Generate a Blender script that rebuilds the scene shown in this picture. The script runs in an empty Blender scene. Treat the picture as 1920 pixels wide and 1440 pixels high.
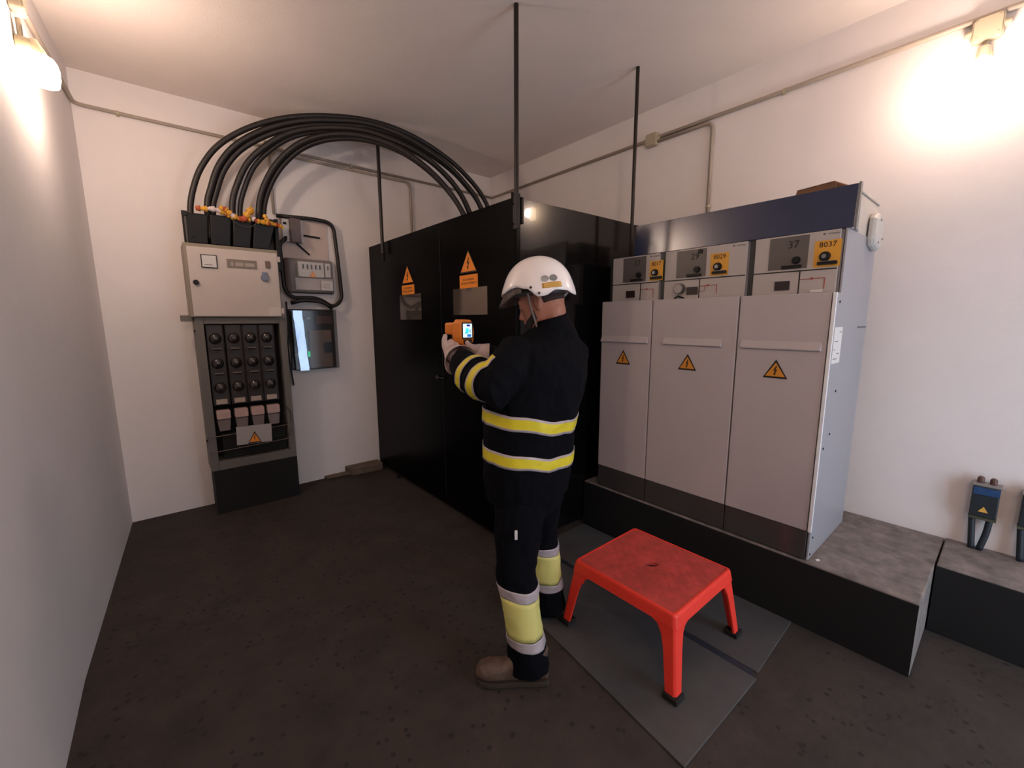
import bpy, bmesh, math, random
from mathutils import Vector, Matrix, noise
from mathutils.bvhtree import BVHTree
random.seed(7)
C = bpy.context.scene.collection
PI = math.pi

# ------------------------------------------------------------------ camera
CAM_H = 1.58
F_PX, PITCH, YAW, ROLL = 791.5, 0.1508, 0.6959, -0.0032
cam = bpy.data.objects.new('camera', bpy.data.cameras.new('camera')); C.objects.link(cam)
cam.data.sensor_width = 36.0
cam.data.lens = F_PX / 1920 * 36.0
cam.data.clip_start = 0.02
_f = Vector((math.sin(YAW) * math.cos(PITCH), math.cos(YAW) * math.cos(PITCH), -math.sin(PITCH)))
_r = Vector((math.cos(YAW), -math.sin(YAW), 0)); _u = _r.cross(_f)
_r2 = math.cos(ROLL) * _r + math.sin(ROLL) * _u; _u2 = -math.sin(ROLL) * _r + math.cos(ROLL) * _u
cam.matrix_world = Matrix(((_r2.x, _u2.x, -_f.x, 0), (_r2.y, _u2.y, -_f.y, 0), (_r2.z, _u2.z, -_f.z, CAM_H), (0, 0, 0, 1)))
bpy.context.scene.camera = cam

# ------------------------------------------------------------------ world, daylight, exposure
sc = bpy.context.scene
sc.view_settings.view_transform = 'Standard'; sc.view_settings.look = 'None'
sc.view_settings.exposure = 0.0; sc.view_settings.gamma = 1.0; sc.view_settings.use_curve_mapping = False
LAMP_L, LAMP_R, LAMP_FILL = 23.5, 14.5, 36.0
SKY = 2.2
DAY_W = 36.0
w = bpy.data.worlds.new('world'); sc.world = w; w.use_nodes = True
w.node_tree.nodes['Background'].inputs[0].default_value = (0.68, 0.80, 1.0, 1)
w.node_tree.nodes['Background'].inputs[1].default_value = SKY
DOOR_X0, DOOR_X1, DOOR_Z, FRONT_Y = 1.55, 2.75, 2.1, -1.75
dl = bpy.data.lights.new('daylight', 'AREA'); dl.shape = 'RECTANGLE'; dl.size = DOOR_X1 - DOOR_X0; dl.size_y = DOOR_Z
dl.energy = DAY_W; dl.color = (0.68, 0.82, 1.0)
dlo = bpy.data.objects.new('daylight', dl); C.objects.link(dlo)
dlo.location = ((DOOR_X0 + DOOR_X1) / 2, FRONT_Y - 0.12, DOOR_Z / 2); dlo.rotation_euler = (PI / 2, 0, 0)

# ------------------------------------------------------------------ materials
def lin(h):
    h = h.lstrip('#'); c = [int(h[i:i + 2], 16) / 255 for i in (0, 2, 4)]
    return tuple(x / 12.92 if x <= .04045 else ((x + .055) / 1.055) ** 2.4 for x in c) + (1,)
MATS = {}
def mat(name, col, rough=.5, metal=0., var=0., vscale=8., bump=0., bscale=60., emit=None, estr=0., trans=0., alpha=1., coat=0., spec=.5, speck=None, dark=None):
    if name in MATS: return MATS[name]
    m = bpy.data.materials.new(name); m.use_nodes = True; nt = m.node_tree; b = nt.nodes['Principled BSDF']
    c = lin(col) if isinstance(col, str) else tuple(col) + (1,)
    b.inputs['Base Color'].default_value = c; b.inputs['Roughness'].default_value = rough; b.inputs['Metallic'].default_value = metal
    b.inputs['Transmission Weight'].default_value = trans; b.inputs['Alpha'].default_value = alpha
    b.inputs['Coat Weight'].default_value = coat; b.inputs['Specular IOR Level'].default_value = spec
    if emit: b.inputs['Emission Color'].default_value = lin(emit); b.inputs['Emission Strength'].default_value = estr
    tc = None
    if var or bump or speck:
        tc = nt.nodes.new('ShaderNodeTexCoord')
    last = None
    if var:
        n = nt.nodes.new('ShaderNodeTexNoise'); n.inputs['Scale'].default_value = vscale; n.inputs['Detail'].default_value = 6; n.inputs['Roughness'].default_value = .65
        nt.links.new(tc.outputs['Object'], n.inputs['Vector'])
        r = nt.nodes.new('ShaderNodeValToRGB'); r.color_ramp.elements[0].position = .3; r.color_ramp.elements[1].position = .72
        d = lin(dark) if dark else tuple(x * (1 - var) for x in c[:3]) + (1,)
        r.color_ramp.elements[0].color = d; r.color_ramp.elements[1].color = tuple(min(1, x * (1 + var * .5)) for x in c[:3]) + (1,)
        nt.links.new(n.outputs['Fac'], r.inputs['Fac']); last = r.outputs['Color']
    if speck:
        v = nt.nodes.new('ShaderNodeTexVoronoi'); v.inputs['Scale'].default_value = speck[1]
        nt.links.new(tc.outputs['Object'], v.inputs['Vector'])
        lt = nt.nodes.new('ShaderNodeMath'); lt.operation = 'LESS_THAN'; lt.inputs[1].default_value = speck[2]
        nt.links.new(v.outputs['Distance'], lt.inputs[0])
        n2 = nt.nodes.new('ShaderNodeTexNoise'); n2.inputs['Scale'].default_value = speck[1] * .25; nt.links.new(tc.outputs['Object'], n2.inputs['Vector'])
        g = nt.nodes.new('ShaderNodeMath'); g.operation = 'GREATER_THAN'; g.inputs[1].default_value = .47; nt.links.new(n2.outputs['Fac'], g.inputs[0])
        mu = nt.nodes.new('ShaderNodeMath'); mu.operation = 'MULTIPLY'; nt.links.new(lt.outputs[0], mu.inputs[0]); nt.links.new(g.outputs[0], mu.inputs[1])
        mx = nt.nodes.new('ShaderNodeMix'); mx.data_type = 'RGBA'; mx.inputs['B'].default_value = lin(speck[0])
        if last: nt.links.new(last, mx.inputs['A'])
        else: mx.inputs['A'].default_value = c
        nt.links.new(mu.outputs[0], mx.inputs['Factor']); last = mx.outputs['Result']
    if last: nt.links.new(last, b.inputs['Base Color'])
    if bump:
        n = nt.nodes.new('ShaderNodeTexNoise'); n.inputs['Scale'].default_value = bscale; n.inputs['Detail'].default_value = 4
        nt.links.new(tc.outputs['Object'], n.inputs['Vector'])
        bp = nt.nodes.new('ShaderNodeBump'); bp.inputs['Strength'].default_value = bump; bp.inputs['Distance'].default_value = .01
        nt.links.new(n.outputs['Fac'], bp.inputs['Height']); nt.links.new(bp.outputs['Normal'], b.inputs['Normal'])
    MATS[name] = m; return m
WALL = mat('wall_paint', '#eae3e0', .75, var=.05, vscale=1.5, bump=.06, bscale=90)
CEIL = mat('ceiling_paint', '#f0e4dc', .85, var=.05, vscale=1.2, bump=.1, bscale=70)
FLOOR = mat('floor_concrete', '#372f2a', .8, var=.38, vscale=4.5, bump=.35, bscale=30, speck=('#1c1715', 20, .20))
BLACKP = mat('black_paint', '#080707', .27, var=.2, vscale=3, spec=.06)
BLACKW = mat('black_wall_paint', '#0b0b0d', .6, var=.2, vscale=4)
CONC = mat('plinth_concrete', '#857b75', .85, var=.3, vscale=11, bump=.3, bscale=40, dark='#5a5450')
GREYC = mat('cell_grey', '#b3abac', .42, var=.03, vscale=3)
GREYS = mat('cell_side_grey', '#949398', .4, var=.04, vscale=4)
SKIRT = mat('skirt_dark_grey', '#4a4746', .18, var=.05, metal=.2)
PANELW = mat('control_panel_white', '#b0aaa6', .45)
BLUE = mat('fascia_blue', '#132345', .24, spec=.9)
STEEL = mat('galvanised_steel', '#8b8e90', .35, .9, var=.1, vscale=20)
BEIGE = mat('board_beige', '#c3b8b0', .5, var=.04, vscale=4)
BOARDG = mat('board_frame_grey', '#6b6660', .55, var=.06)
OLIVE = mat('board_side', '#8a8070', .55, var=.06)
BLK = mat('black_plastic', '#131110', .45, spec=.3)
BLKM = mat('black_matte', '#0b0a0a', .8)
RUBBER = mat('cable_rubber', '#1d1714', .5, var=.15, vscale=30)
RODM = mat('rod_dark_steel', '#241c18', .45, .3, var=.3, vscale=14)
ORNGY = mat('warning_yellow', '#e8912a', .5)
ORSIGN = mat('sign_orange', '#ef8f2c', .5)
DKTXT = mat('print_dark', '#1c120c', .6)
GREYTXT = mat('print_grey', '#5f5c5c', .6)
REDLN = mat('print_red', '#a03a2c', .6)
WHITEP = mat('white_plastic', '#c9c6c2', .4)
LABELW = mat('paper_label', '#d3d0cd', .7)
YEL = mat('yellow_sticker', '#d69c32', .5)
COND = mat('conduit_pvc', '#a5988a', .5, var=.05)
BOXP = mat('junction_pvc', '#b5a88f', .45, var=.05)

# ------------------------------------------------------------------ mesh helpers
class Fr:
    def __init__(s, o, ex, ey):
        s.o = Vector(o); s.x = Vector(ex).normalized(); s.y = Vector(ey).normalized(); s.n = s.x.cross(s.y)
    def p(s, a, b, c=0): return s.o + s.x * a + s.y * b + s.n * c
class MB:
    def __init__(s): s.v = []; s.f = []; s.m = []
    def add(s, vs, fs, m=0):
        k = len(s.v); s.v += [tuple(x) for x in vs]; s.f += [tuple(i + k for i in f) for f in fs]; s.m += [m] * len(fs); return s
    def hexa(s, p, m=0):
        return s.add(p, [(0, 3, 2, 1), (4, 5, 6, 7), (0, 1, 5, 4), (1, 2, 6, 5), (2, 3, 7, 6), (3, 0, 4, 7)], m)
    def box(s, x0, x1, y0, y1, z0, z1, m=0):
        return s.hexa([(x0, y0, z0), (x1, y0, z0), (x1, y1, z0), (x0, y1, z0), (x0, y0, z1), (x1, y0, z1), (x1, y1, z1), (x0, y1, z1)], m)
    def fbox(s, fr, a0, a1, b0, b1, c0, c1, m=0):
        return s.hexa([fr.p(a0, b0, c0), fr.p(a1, b0, c0), fr.p(a1, b1, c0), fr.p(a0, b1, c0), fr.p(a0, b0, c1), fr.p(a1, b0, c1), fr.p(a1, b1, c1), fr.p(a0, b1, c1)], m)
    def fpoly(s, fr, poly, c0, c1, m=0):
        n = len(poly); vs = [fr.p(a, b, c0) for a, b in poly] + [fr.p(a, b, c1) for a, b in poly]
        return s.add(vs, [tuple(reversed(range(n))), tuple(range(n, 2 * n))] + [(i, (i + 1) % n, n + (i + 1) % n, n + i) for i in range(n)], m)
    def rings(s, R, m=0, caps=True, closed=True):
        n = len(R[0]); vs = [p for r in R for p in r]; fs = []
        for k in range(len(R) - 1):
            for i in range(n if closed else n - 1):
                j = (i + 1) % n; fs.append((k * n + i, k * n + j, (k + 1) * n + j, (k + 1) * n + i))
        if caps: fs += [tuple(reversed(range(n))), tuple(range((len(R) - 1) * n, len(R) * n))]
        return s.add(vs, fs, m)
    def tube(s, pts, r, n=12, m=0, caps=True, round_caps=False):
        pts = [Vector(p) for p in pts]; rr = r if isinstance(r, (list, tuple)) else [r] * len(pts)
        T = []
        for i in range(len(pts)):
            a = pts[max(0, i - 1)]; b = pts[min(len(pts) - 1, i + 1)]; T.append((b - a).normalized())
        up = Vector((0, 0, 1)) if abs(T[0].z) < .9 else Vector((1, 0, 0))
        e = T[0].cross(up).normalized(); R = []
        seq = [(pts[i], rr[i], T[i]) for i in range(len(pts))]
        if round_caps:
            st = [(pts[0] - T[0] * rr[0] * math.sin(a), rr[0] * math.cos(a), T[0]) for a in (1.45, 1.1, .75, .4)]
            en = [(pts[-1] + T[-1] * rr[-1] * math.sin(a), rr[-1] * math.cos(a), T[-1]) for a in (.4, .75, 1.1, 1.45)]
            seq = st + seq + en
        for p, q, t in seq:
            e = (e - t * e.dot(t)).normalized(); g = t.cross(e)
            R.append([p + (e * math.cos(k * 2 * PI / n) + g * math.sin(k * 2 * PI / n)) * q for k in range(n)])
        return s.rings(R, m, caps)
    def cyl(s, p0, p1, r0, r1=None, n=16, m=0): return s.tube([p0, p1], [r0, r0 if r1 is None else r1], n, m)
    def sphere(s, c, r, m=0, nu=16, nv=10):
        c = Vector(c); r = Vector((r, r, r)) if not hasattr(r, '__len__') else Vector(r)
        R = [[c + Vector((r.x * math.sin(a) * math.cos(b), r.y * math.sin(a) * math.sin(b), r.z * math.cos(a))) for b in [2 * PI * k / nu for k in range(nu)]] for a in [PI * (.02 + .96 * i / nv) for i in range(nv + 1)]]
        R.reverse(); return s.rings(R, m)
    def text(s, txt, size, fr, a, b, c, m=0, align='CENTER', ext=.0006, stretch=1.):
        cu = bpy.data.curves.new('t', 'FONT'); cu.body = txt; cu.size = size; cu.align_x = align; cu.align_y = 'CENTER'; cu.extrude = ext; cu.resolution_u = 2
        o = bpy.data.objects.new('t', cu); me = o.to_mesh()
        vs = [fr.p(a + v.co.x * stretch, b + v.co.y, c + v.co.z) for v in me.vertices]; fs = [tuple(p.vertices) for p in me.polygons]
        s.add(vs, fs, m); o.to_mesh_clear(); bpy.data.objects.remove(o); bpy.data.curves.remove(cu); return s
    def mesh(s, name):
        me = bpy.data.meshes.new(name); me.from_pydata(s.v, [], s.f); me.polygons.foreach_set('material_index', s.m); me.update()
        bm = bmesh.new(); bm.from_mesh(me); bmesh.ops.recalc_face_normals(bm, faces=bm.faces); bm.to_mesh(me); bm.free()
        return me
    def obj(s, name, mats, parent=None, bevel=0, smooth=False, seg=2):
        me = s.mesh(name); return link(name, me, mats, parent, bevel, smooth, seg)
def link(name, me, mats, parent=None, bevel=0, smooth=False, seg=2):
    o = bpy.data.objects.new(name, me); C.objects.link(o)
    for m in (mats if isinstance(mats, (list, tuple)) else [mats]): me.materials.append(m)
    if smooth: me.polygons.foreach_set('use_smooth', [True] * len(me.polygons))
    if bevel:
        b = o.modifiers.new('bevel', 'BEVEL'); b.width = bevel; b.segments = seg; b.limit_method = 'ANGLE'; b.angle_limit = .7; b.harden_normals = False
    if parent:
        o.parent = parent; o.matrix_parent_inverse = world(parent).inverted()
    return o
def world(o):
    m = Matrix.LocRotScale(o.location, o.rotation_euler, o.scale)
    return world(o.parent) @ o.matrix_parent_inverse @ m if o.parent else m
def tag(o, label=None, cat=None, group=None, kind=None):
    if label: o['label'] = label
    if cat: o['category'] = cat
    if group: o['group'] = group
    if kind: o['kind'] = kind
    return o
def thing(name, loc, label, cat, group=None, rotz=0):
    o = bpy.data.objects.new(name, None); o.empty_display_size = .1; o.location = loc; o.rotation_euler = (0, 0, rotz); C.objects.link(o)
    return tag(o, label, cat, group)
def struct(name, mb, m, **k): return tag(mb.obj(name, m, **k), kind='structure')
def catmull(P, sub=8):
    P = [Vector(p) for p in P]; Q = [P[0] * 2 - P[1]] + P + [P[-1] * 2 - P[-2]]; out = []
    for i in range(1, len(Q) - 2):
        for k in range(sub):
            t = k / sub; a, b, c, d = Q[i - 1:i + 3]
            out.append(.5 * ((2 * b) + (c - a) * t + (2 * a - 5 * b + 4 * c - d) * t * t + (3 * b - a - 3 * c + d) * t ** 3))
    out.append(P[-1]); return out
def fillet(P, r, n=6):
    P = [Vector(p) for p in P]; out = [P[0]]
    for i in range(1, len(P) - 1):
        a = (P[i - 1] - P[i]); b = (P[i + 1] - P[i]); q = min(r, a.length * .49, b.length * .49)
        A = P[i] + a.normalized() * q; B = P[i] + b.normalized() * q
        for k in range(n + 1):
            t = k / n; out.append(A * (1 - t) ** 2 + P[i] * 2 * t * (1 - t) + B * t * t)
    out.append(P[-1]); return out
def rrect(x0, x1, y0, y1, r, n=5):
    out = []
    for cx, cy, a0 in ((x1 - r, y1 - r, 0), (x0 + r, y1 - r, PI / 2), (x0 + r, y0 + r, PI), (x1 - r, y0 + r, 1.5 * PI)):
        for k in range(n + 1): a = a0 + k * PI / 2 / n; out.append((cx + r * math.cos(a), cy + r * math.sin(a)))
    return out
def tri_sign(mb, fr, a, b, w_, h, c, my=0, mk=1, bolt=True, border=.12):
    """triangle with a black border and lightning bolt; a,b = centre of base"""
    mb.fpoly(fr, [(a - w_ / 2, b), (a + w_ / 2, b), (a, b + h)], c, c + .0012, mk)
    q = border
    mb.fpoly(fr, [(a - w_ / 2 * (1 - 1.7 * q), b + h * q * .8), (a + w_ / 2 * (1 - 1.7 * q), b + h * q * .8), (a, b + h * (1 - q * 1.35))], c + .0012, c + .0018, my)
    if bolt:
        B = [(.02, .66), (-.10, .38), (-.01, .40), (-.05, .22), (-.09, .24), (-.03, .10), (.05, .23), (.0, .23), (.09, .46), (0, .44), (.07, .64)]
        mb.fpoly(fr, [(a + x * w_ * .9, b + h * (y * .92 + .05)) for x, y in B], c + .0018, c + .0024, mk)
def blob(mb, voxel, smooth=4, name='blob'):
    me = mb.mesh(name); o = bpy.data.objects.new(name, me); C.objects.link(o)
    r = o.modifiers.new('r', 'REMESH'); r.mode = 'VOXEL'; r.voxel_size = voxel
    if smooth: s = o.modifiers.new('s', 'SMOOTH'); s.iterations = smooth; s.factor = .5
    dg = bpy.context.evaluated_depsgraph_get(); e = o.evaluated_get(dg); out = bpy.data.meshes.new_from_object(e)
    bpy.data.objects.remove(o); bpy.data.meshes.remove(me); return out
def wrinkle(me, amp, scale, stretch=(1, 1, 1), seed=0.):
    me.update(); nr = [v.normal.copy() for v in me.vertices]
    for v, n in zip(me.vertices, nr):
        p = Vector((v.co.x * stretch[0], v.co.y * stretch[1], v.co.z * stretch[2])) * scale + Vector((seed, seed, seed))
        q = 1 - 2 * abs(noise.noise(p)); v.co += n * amp * (q - .5)
    me.update()

# ------------------------------------------------------------------ room
RX, BY, CZ = 3.30, 4.35, 3.285
LX = lambda y: -0.292 - (4.401 - y) * .055 if y > 2.5 else -0.397 - (2.5 - y) * .012
struct('floor', MB().box(-.6, RX + .1, FRONT_Y - 2.5, BY + .1, -.1, 0), FLOOR)
struct('ceiling', MB().box(-.6, RX + .1, FRONT_Y - .1, BY + .1, CZ, CZ + .1), CEIL)
struct('wall_back', MB().box(-.6, RX + .1, BY, BY + .1, 0, CZ), WALL)
struct('wall_right', MB().box(RX, RX + .1, FRONT_Y - .1, BY, 0, CZ), WALL)
ys = [FRONT_Y - .1, 0, 1, 2, 2.5, 3, 3.5, 4, BY]
m_ = MB(); pl = [(LX(y), y) for y in ys] + [(-.62, BY), (-.62, FRONT_Y - .1)]
m_.fpoly(Fr((0, 0, 0), (1, 0, 0), (0, 1, 0)), pl, 0, CZ); struct('wall_left', m_, WALL)
m_ = MB(); m_.box(-.6, DOOR_X0, FRONT_Y - .1, FRONT_Y, 0, CZ).box(DOOR_X1, RX, FRONT_Y - .1, FRONT_Y, 0, CZ).box(DOOR_X0, DOOR_X1, FRONT_Y - .1, FRONT_Y, DOOR_Z, CZ)
struct('wall_front', m_, WALL)

# concrete plinths with black painted fronts
def plinth(x0, x1, y0, y1, h, label):
    t = thing('concrete_plinth', ((x0 + x1) / 2, (y0 + y1) / 2, 0), label, 'plinth')
    MB().box(x0 + .006, x1, y0, y1, 0, h).obj('block', CONC, t, bevel=.006)
    tag(MB().box(x0, x0 + .006, y0 + .002, y1, 0.001, h - .008).obj('front_face', BLACKW, t), 'black painted front face')
    return t
plinth(2.415, RX - .001, .145, 2.03, .355, 'long concrete plinth with black painted front under the grey switchgear')
plinth(2.883, RX - .001, -1.2, .138, .36, 'lower right concrete plinth under the blue cable terminations, with black front')
FB = Fr((0, BY, 0), (1, 0, 0), (0, 0, 1))
m_ = MB(); m_.fpoly(Fr((0, 4.20, 0), (1, 0, 0), (0, 1, 0)), [(1.36, .15), (1.40, .02), (1.715, .0), (1.715, .15)], 0, .085)
m_.fpoly(Fr((0, 4.20, 0), (1, 0, 0), (0, 1, 0)), [(1.15, .15), (1.17, .09), (1.4, .07), (1.4, .15)], 0, .03)
tag(m_.obj('stone_ledge', mat('ledge_stone', '#6d5d50', .9, var=.3, vscale=14, bump=.5), bevel=.012), 'rough brown stone ledge at the foot of the back wall beside the black enclosure', 'ledge')

# floor cover plates
PLATE = mat('cover_plate_grey', '#4a4a4b', .55, var=.22, vscale=4, bump=.1, bscale=60)
fz = Fr((0, 0, 0), (1, 0, 0), (0, 1, 0))
tag(MB().fpoly(fz, [(1.285, .590), (1.885, .575), (1.885, 1.78), (1.43, 1.78)], .0005, .008).obj('floor_plate', PLATE, bevel=.002), 'grey floor cover plate under the front leg of the red step stool', 'floor plate')
tag(MB().fpoly(fz, [(1.925, .585), (2.41, .60), (2.41, 2.02), (1.925, 2.02)], .0005, .008).obj('floor_plate', PLATE, bevel=.002), 'grey floor cover plate along the foot of the long black plinth', 'floor plate')
tag(MB().box(1.887, 1.923, .60, 2.0, .0005, .005).obj('floor_slot', mat('slot_blue', '#1f2433', .6)), 'dark blue slot strip between the two grey floor plates', 'strip')
tag(MB().fpoly(fz, [(2.47, .535), (2.49, .525), (2.50, .535), (2.48, .545)], .356, .359).obj('paper_scrap', LABELW), 'tiny white scrap lying on the plinth beside the switchgear', 'scrap')

# ------------------------------------------------------------------ black enclosure
EX, EY, EZ = 1.74, 2.04, 2.315
enc = thing('transformer_enclosure', (EX, EY, 0), 'tall black sheet-metal transformer enclosure in the corner of the room', 'enclosure')
MB().box(EX, EX + .03, EY + .02, BY - .0005, .045, EZ).obj('side_panel', BLACKP, enc, bevel=.003)
SK = .042
m_ = MB(); n_ = 40
# the front sheet, very slightly bowed
R_ = []
for i in range(n_ + 1):
    t_ = (i / n_) ** 1.6; x = EX + .012 + t_ * (RX - .02 - EX - .012); y = EY + .025 * max(0, 1 - (x - EX) / .8) ** 2
    R_.append([(x, y, .045), (x, y + .02, .045), (x, y + .02, EZ), (x, y, EZ)])
m_.rings(R_); m_.obj('front_panel', mat('black_gloss_paint', '#090808', .17, spec=.3, coat=.3), enc, smooth=False)
MB().box(EX - .006, EX + .03, EY - .008, EY + .028, .02, EZ + .02).obj('corner_post', BLACKP, enc, bevel=.004)
m_ = MB(); m_.box(EX - .03, EX - .004, EY - .004, EY + .012, 2.12, EZ + .02); m_.box(EX + .032, EX + .05, EY - .014, EY + .01, 2.16, EZ)
m_.tube([(EX - .02, EY - .006, 2.15), (EX - .025, EY - .03, 2.17), (EX - .025, EY - .03, 2.25), (EX - .02, EY - .006, 2.27)], .005, 8)
m_.obj('corner_bracket', BLACKP, enc, bevel=.002)
for y in (3.886, 4.27): MB().box(EX - .012, EX + .02, y - .012, y + .012, 0, .05).box(EX - .02, EX + .024, y - .02, y + .02, 0, .008).obj('foot', BLKM, enc)
MB().box(EX - .003, EX, 2.945, 2.951, .1, EZ - .05).obj('door_seam', BLKM, enc)
m_ = MB(); m_.box(EX - .012, EX, 3.02, 3.05, 1.10, 1.13); m_.box(EX - .02, EX - .008, 2.93, 3.04, 1.115, 1.123)
m_.obj('latch', mat('latch_metal', '#57504c', .4, .7), enc, bevel=.002)
m_ = MB(); m_.box(EX - .006, EX, 3.985, 4.01, 2.14, 2.24); m_.obj('rod_strap', BLKM, enc)
FE = Fr((EX, 0, 0), (0, -1, 0), (0, 0, 1))  # a = -y
def enc_sign(yc, w_, z0, z1, z2, z3, l1, l2, fs):
    m_ = MB(); tri_sign(m_, FE, -yc, z2, w_, z3 - z2, .0008, 0, 1, border=.07)
    m_.fbox(FE, -yc - w_ * .53, -yc + w_ * .53, z0, z1, .0008, .0025, 0)
    m_.text(l1, fs, FE, -yc, (z0 + z1) / 2 + fs * .62, .0027, 1); m_.text(l2, fs, FE, -yc, (z0 + z1) / 2 - fs * .62, .0027, 1)
    return m_.obj('warning_sign', [ORSIGN, DKTXT], enc)
tag(enc_sign(2.56, .214, 1.805, 1.898, 1.912, 2.072, 'ALTA TENSION', 'PELIGRO DE MUERTE', .0205), 'larger looking orange high-voltage sign')
tag(enc_sign(3.508, .225, 1.805, 1.886, 1.898, 2.056, 'ALTA TENSION', 'PELIGRO DE MUERTE', .0215), 'orange high-voltage sign further back')
WIN = mat('inspection_plastic', '#8a7f76', .07, .75, var=.08, vscale=12, bump=.04, bscale=9)
for (ya, yb, z0, z1) in ((2.336, 2.765, 1.617, 1.806), (3.272, 3.675, 1.585, 1.803)):
    tag(MB().fbox(FE, -yb, -ya, z0, z1, .0008, .004).obj('inspection_pane', WIN, enc), 'shiny greyish inspection pane')

# steel rods up to the ceiling
def rod(x, y, z0, r, label):
    o = MB().cyl((x, y, z0), (x, y, CZ - .001), r, n=12).obj('ceiling_rod', RODM, smooth=False); tag(o, label, 'rod', 'black steel rods up to the ceiling'); return o
rod(EX - .058, EY - .072, 2.11, .0135, 'thick dark steel rod rising from the near corner of the black enclosure')
rod(2.70, 1.88, 2.02, .0125, 'dark steel rod rising behind the blue fascia, its top end visible on the ceiling')
rod(1.705, 3.93, 2.2, .0155, 'dark steel rod rising from the back end of the black enclosure, under the cable arch')

# ------------------------------------------------------------------ power cable arch
def plane_shift(P, dy): return [(x, y + dy, z) for x, y, z in P]
c1 = [(.283, 4.10, 2.20), (.283, 4.09, 2.385), (.309, 4.083, 2.533), (.376, 4.067, 2.712), (.499, 4.035, 2.89), (.694, 3.987, 3.044), (.93, 3.925, 3.157), (1.196, 3.86, 3.228), (1.517, 3.78, 3.262), (1.818, 3.70, 3.229), (2.118, 3.63, 3.126), (2.387, 3.56, 2.957), (2.606, 3.503, 2.708), (2.72, 3.45, 2.3), (2.72, 3.45, 1.9)]
c2 = [(.408, 4.12, 2.20), (.411, 4.13, 2.439), (.442, 4.12, 2.568), (.511, 4.09, 2.752), (.633, 4.05, 2.915), (.827, 3.99, 3.055), (1.05, 3.92, 3.15), (1.28, 3.85, 3.20), (1.56, 3.76, 3.222), (1.855, 3.66, 3.158), (2.167, 3.56, 3.002), (2.355, 3.50, 2.844), (2.492, 3.45, 2.657), (2.6, 3.4, 2.3), (2.6, 3.4, 1.9)]
c3 = [(.577, 4.12, 2.20), (.581, 4.14, 2.465), (.626, 4.125, 2.639), (.72, 4.09, 2.828), (.879, 4.02, 2.986), (1.047, 3.95, 3.086), (1.272, 3.857, 3.143), (1.543, 3.742, 3.152), (1.823, 3.623, 3.076), (2.032, 3.535, 2.967), (2.226, 3.453, 2.783), (2.336, 3.406, 2.582), (2.42, 3.35, 2.25), (2.42, 3.35, 1.9)]
c4 = [(.752, 4.12, 2.20), (.755, 4.14, 2.438), (.794, 4.125, 2.629), (.896, 4.07, 2.834), (1.05, 3.985, 2.997), (1.235, 3.885, 3.086), (1.458, 3.762, 3.109), (1.684, 3.637, 3.06), (1.875, 3.532, 2.954), (2.071, 3.424, 2.77), (2.223, 3.34, 2.53), (2.31, 3.30, 2.25), (2.31, 3.30, 1.9)]
def cable(P, off, r, label, bulge=None):
    Q = []
    n = len(P)
    for i, p in enumerate(P):
        k = (bulge(i / (n - 1)) if bulge else 1)
        Q.append(Vector(p) + Vector(off) * k)
    o = MB().tube(catmull(Q, 6), r, 14).obj('power_cable', RUBBER, smooth=True)
    tag(o, label, 'cable', 'thick black cables arching from the board to the enclosure')
bl3 = lambda t: 1.0 if t < .12 else max(.35, 1 - (t - .12) * 3)
cable(c1, (0, 0, 0), .0205, 'outermost black cable of the arch, starting at the left end of the board')
cable(c2, (-.017, -.01, .008), .0225, 'front cable of the thick second pair in the arch')
cable(c2, (.017, .012, -.010), .0225, 'rear cable of the thick second pair in the arch')
cable(c3, (-.022, -.01, .006), .023, 'left cable of the third, forked pair in the arch')
cable(c3, (.034, .03, -.012), .019, 'thinner right cable of the third, forked pair in the arch', bl3)
cable(c4, (-.016, -.012, .004), .0225, 'front cable of the innermost pair in the arch')
cable(c4, (.02, .012, -.012), .022, 'innermost black cable of the arch, closest to the back wall')

# ------------------------------------------------------------------ distribution board
BYF = 4.07
bd = thing('distribution_board', (.545, 4.2, 0), 'tall grey low-voltage board with beige door and black fuse switches against the back wall', 'electrical board')
B1 = BY - .001
MB().box(.244, .864, BYF, B1, 0, .37).obj('base', BLKM, bd, bevel=.003)
m_ = MB()
m_.box(.232, .286, BYF, B1, .37, 1.605).box(.812, .862, BYF, B1, .37, 1.605).box(.286, .812, BYF, B1, .37, .44).box(.286, .812, BYF, B1, 1.555, 1.605).box(.286, .812, 4.25, B1, .44, 1.555)
m_.obj('frame', BOARDG, bd, bevel=.003)
MB().box(.287, .811, 4.245, 4.2495, .441, 1.554).obj('recess_back', BLKM, bd)
# beige cabinet and door
MB().box(.212, .838, 4.052, B1, 1.607, 2.158).obj('cabinet', OLIVE, bd, bevel=.004)
dr = MB().box(.230, .832, 4.038, 4.061, 1.614, 2.132).obj('cabinet_door', BEIGE, bd, bevel=.005)
FD = Fr((0, 4.038, 0), (1, 0, 0), (0, 0, 1))
m_ = MB(); m_.fbox(FD, .31, .412, 1.98, 2.078, 0, .008, 0); m_.fbox(FD, .316, .406, 1.986, 2.072, .008, .0095, 1); m_.fbox(FD, .33, .38, 2.0, 2.004, .0095, .0102, 0); m_.obj('panel_meter', [BLK, WHITEP], dr)
m_ = MB(); m_.fbox(FD, .474, .678, 1.992, 2.058, 0, .004, 0)
for a, b in ((.50, .515), (.53, .585), (.595, .66)): m_.fbox(FD, a, b, 2.008, 2.035, .004, .005, 1)
m_.obj('name_plate', [mat('plate_bronze', '#7b7064', .45), mat('plate_pale', '#a39a90', .5)], dr)
m_ = MB(); m_.fbox(FD, .738, .772, 2.008, 2.062, 0, .012); m_.obj('indicator', mat('indicator_brown', '#6e5848', .4), dr, bevel=.003)
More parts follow.
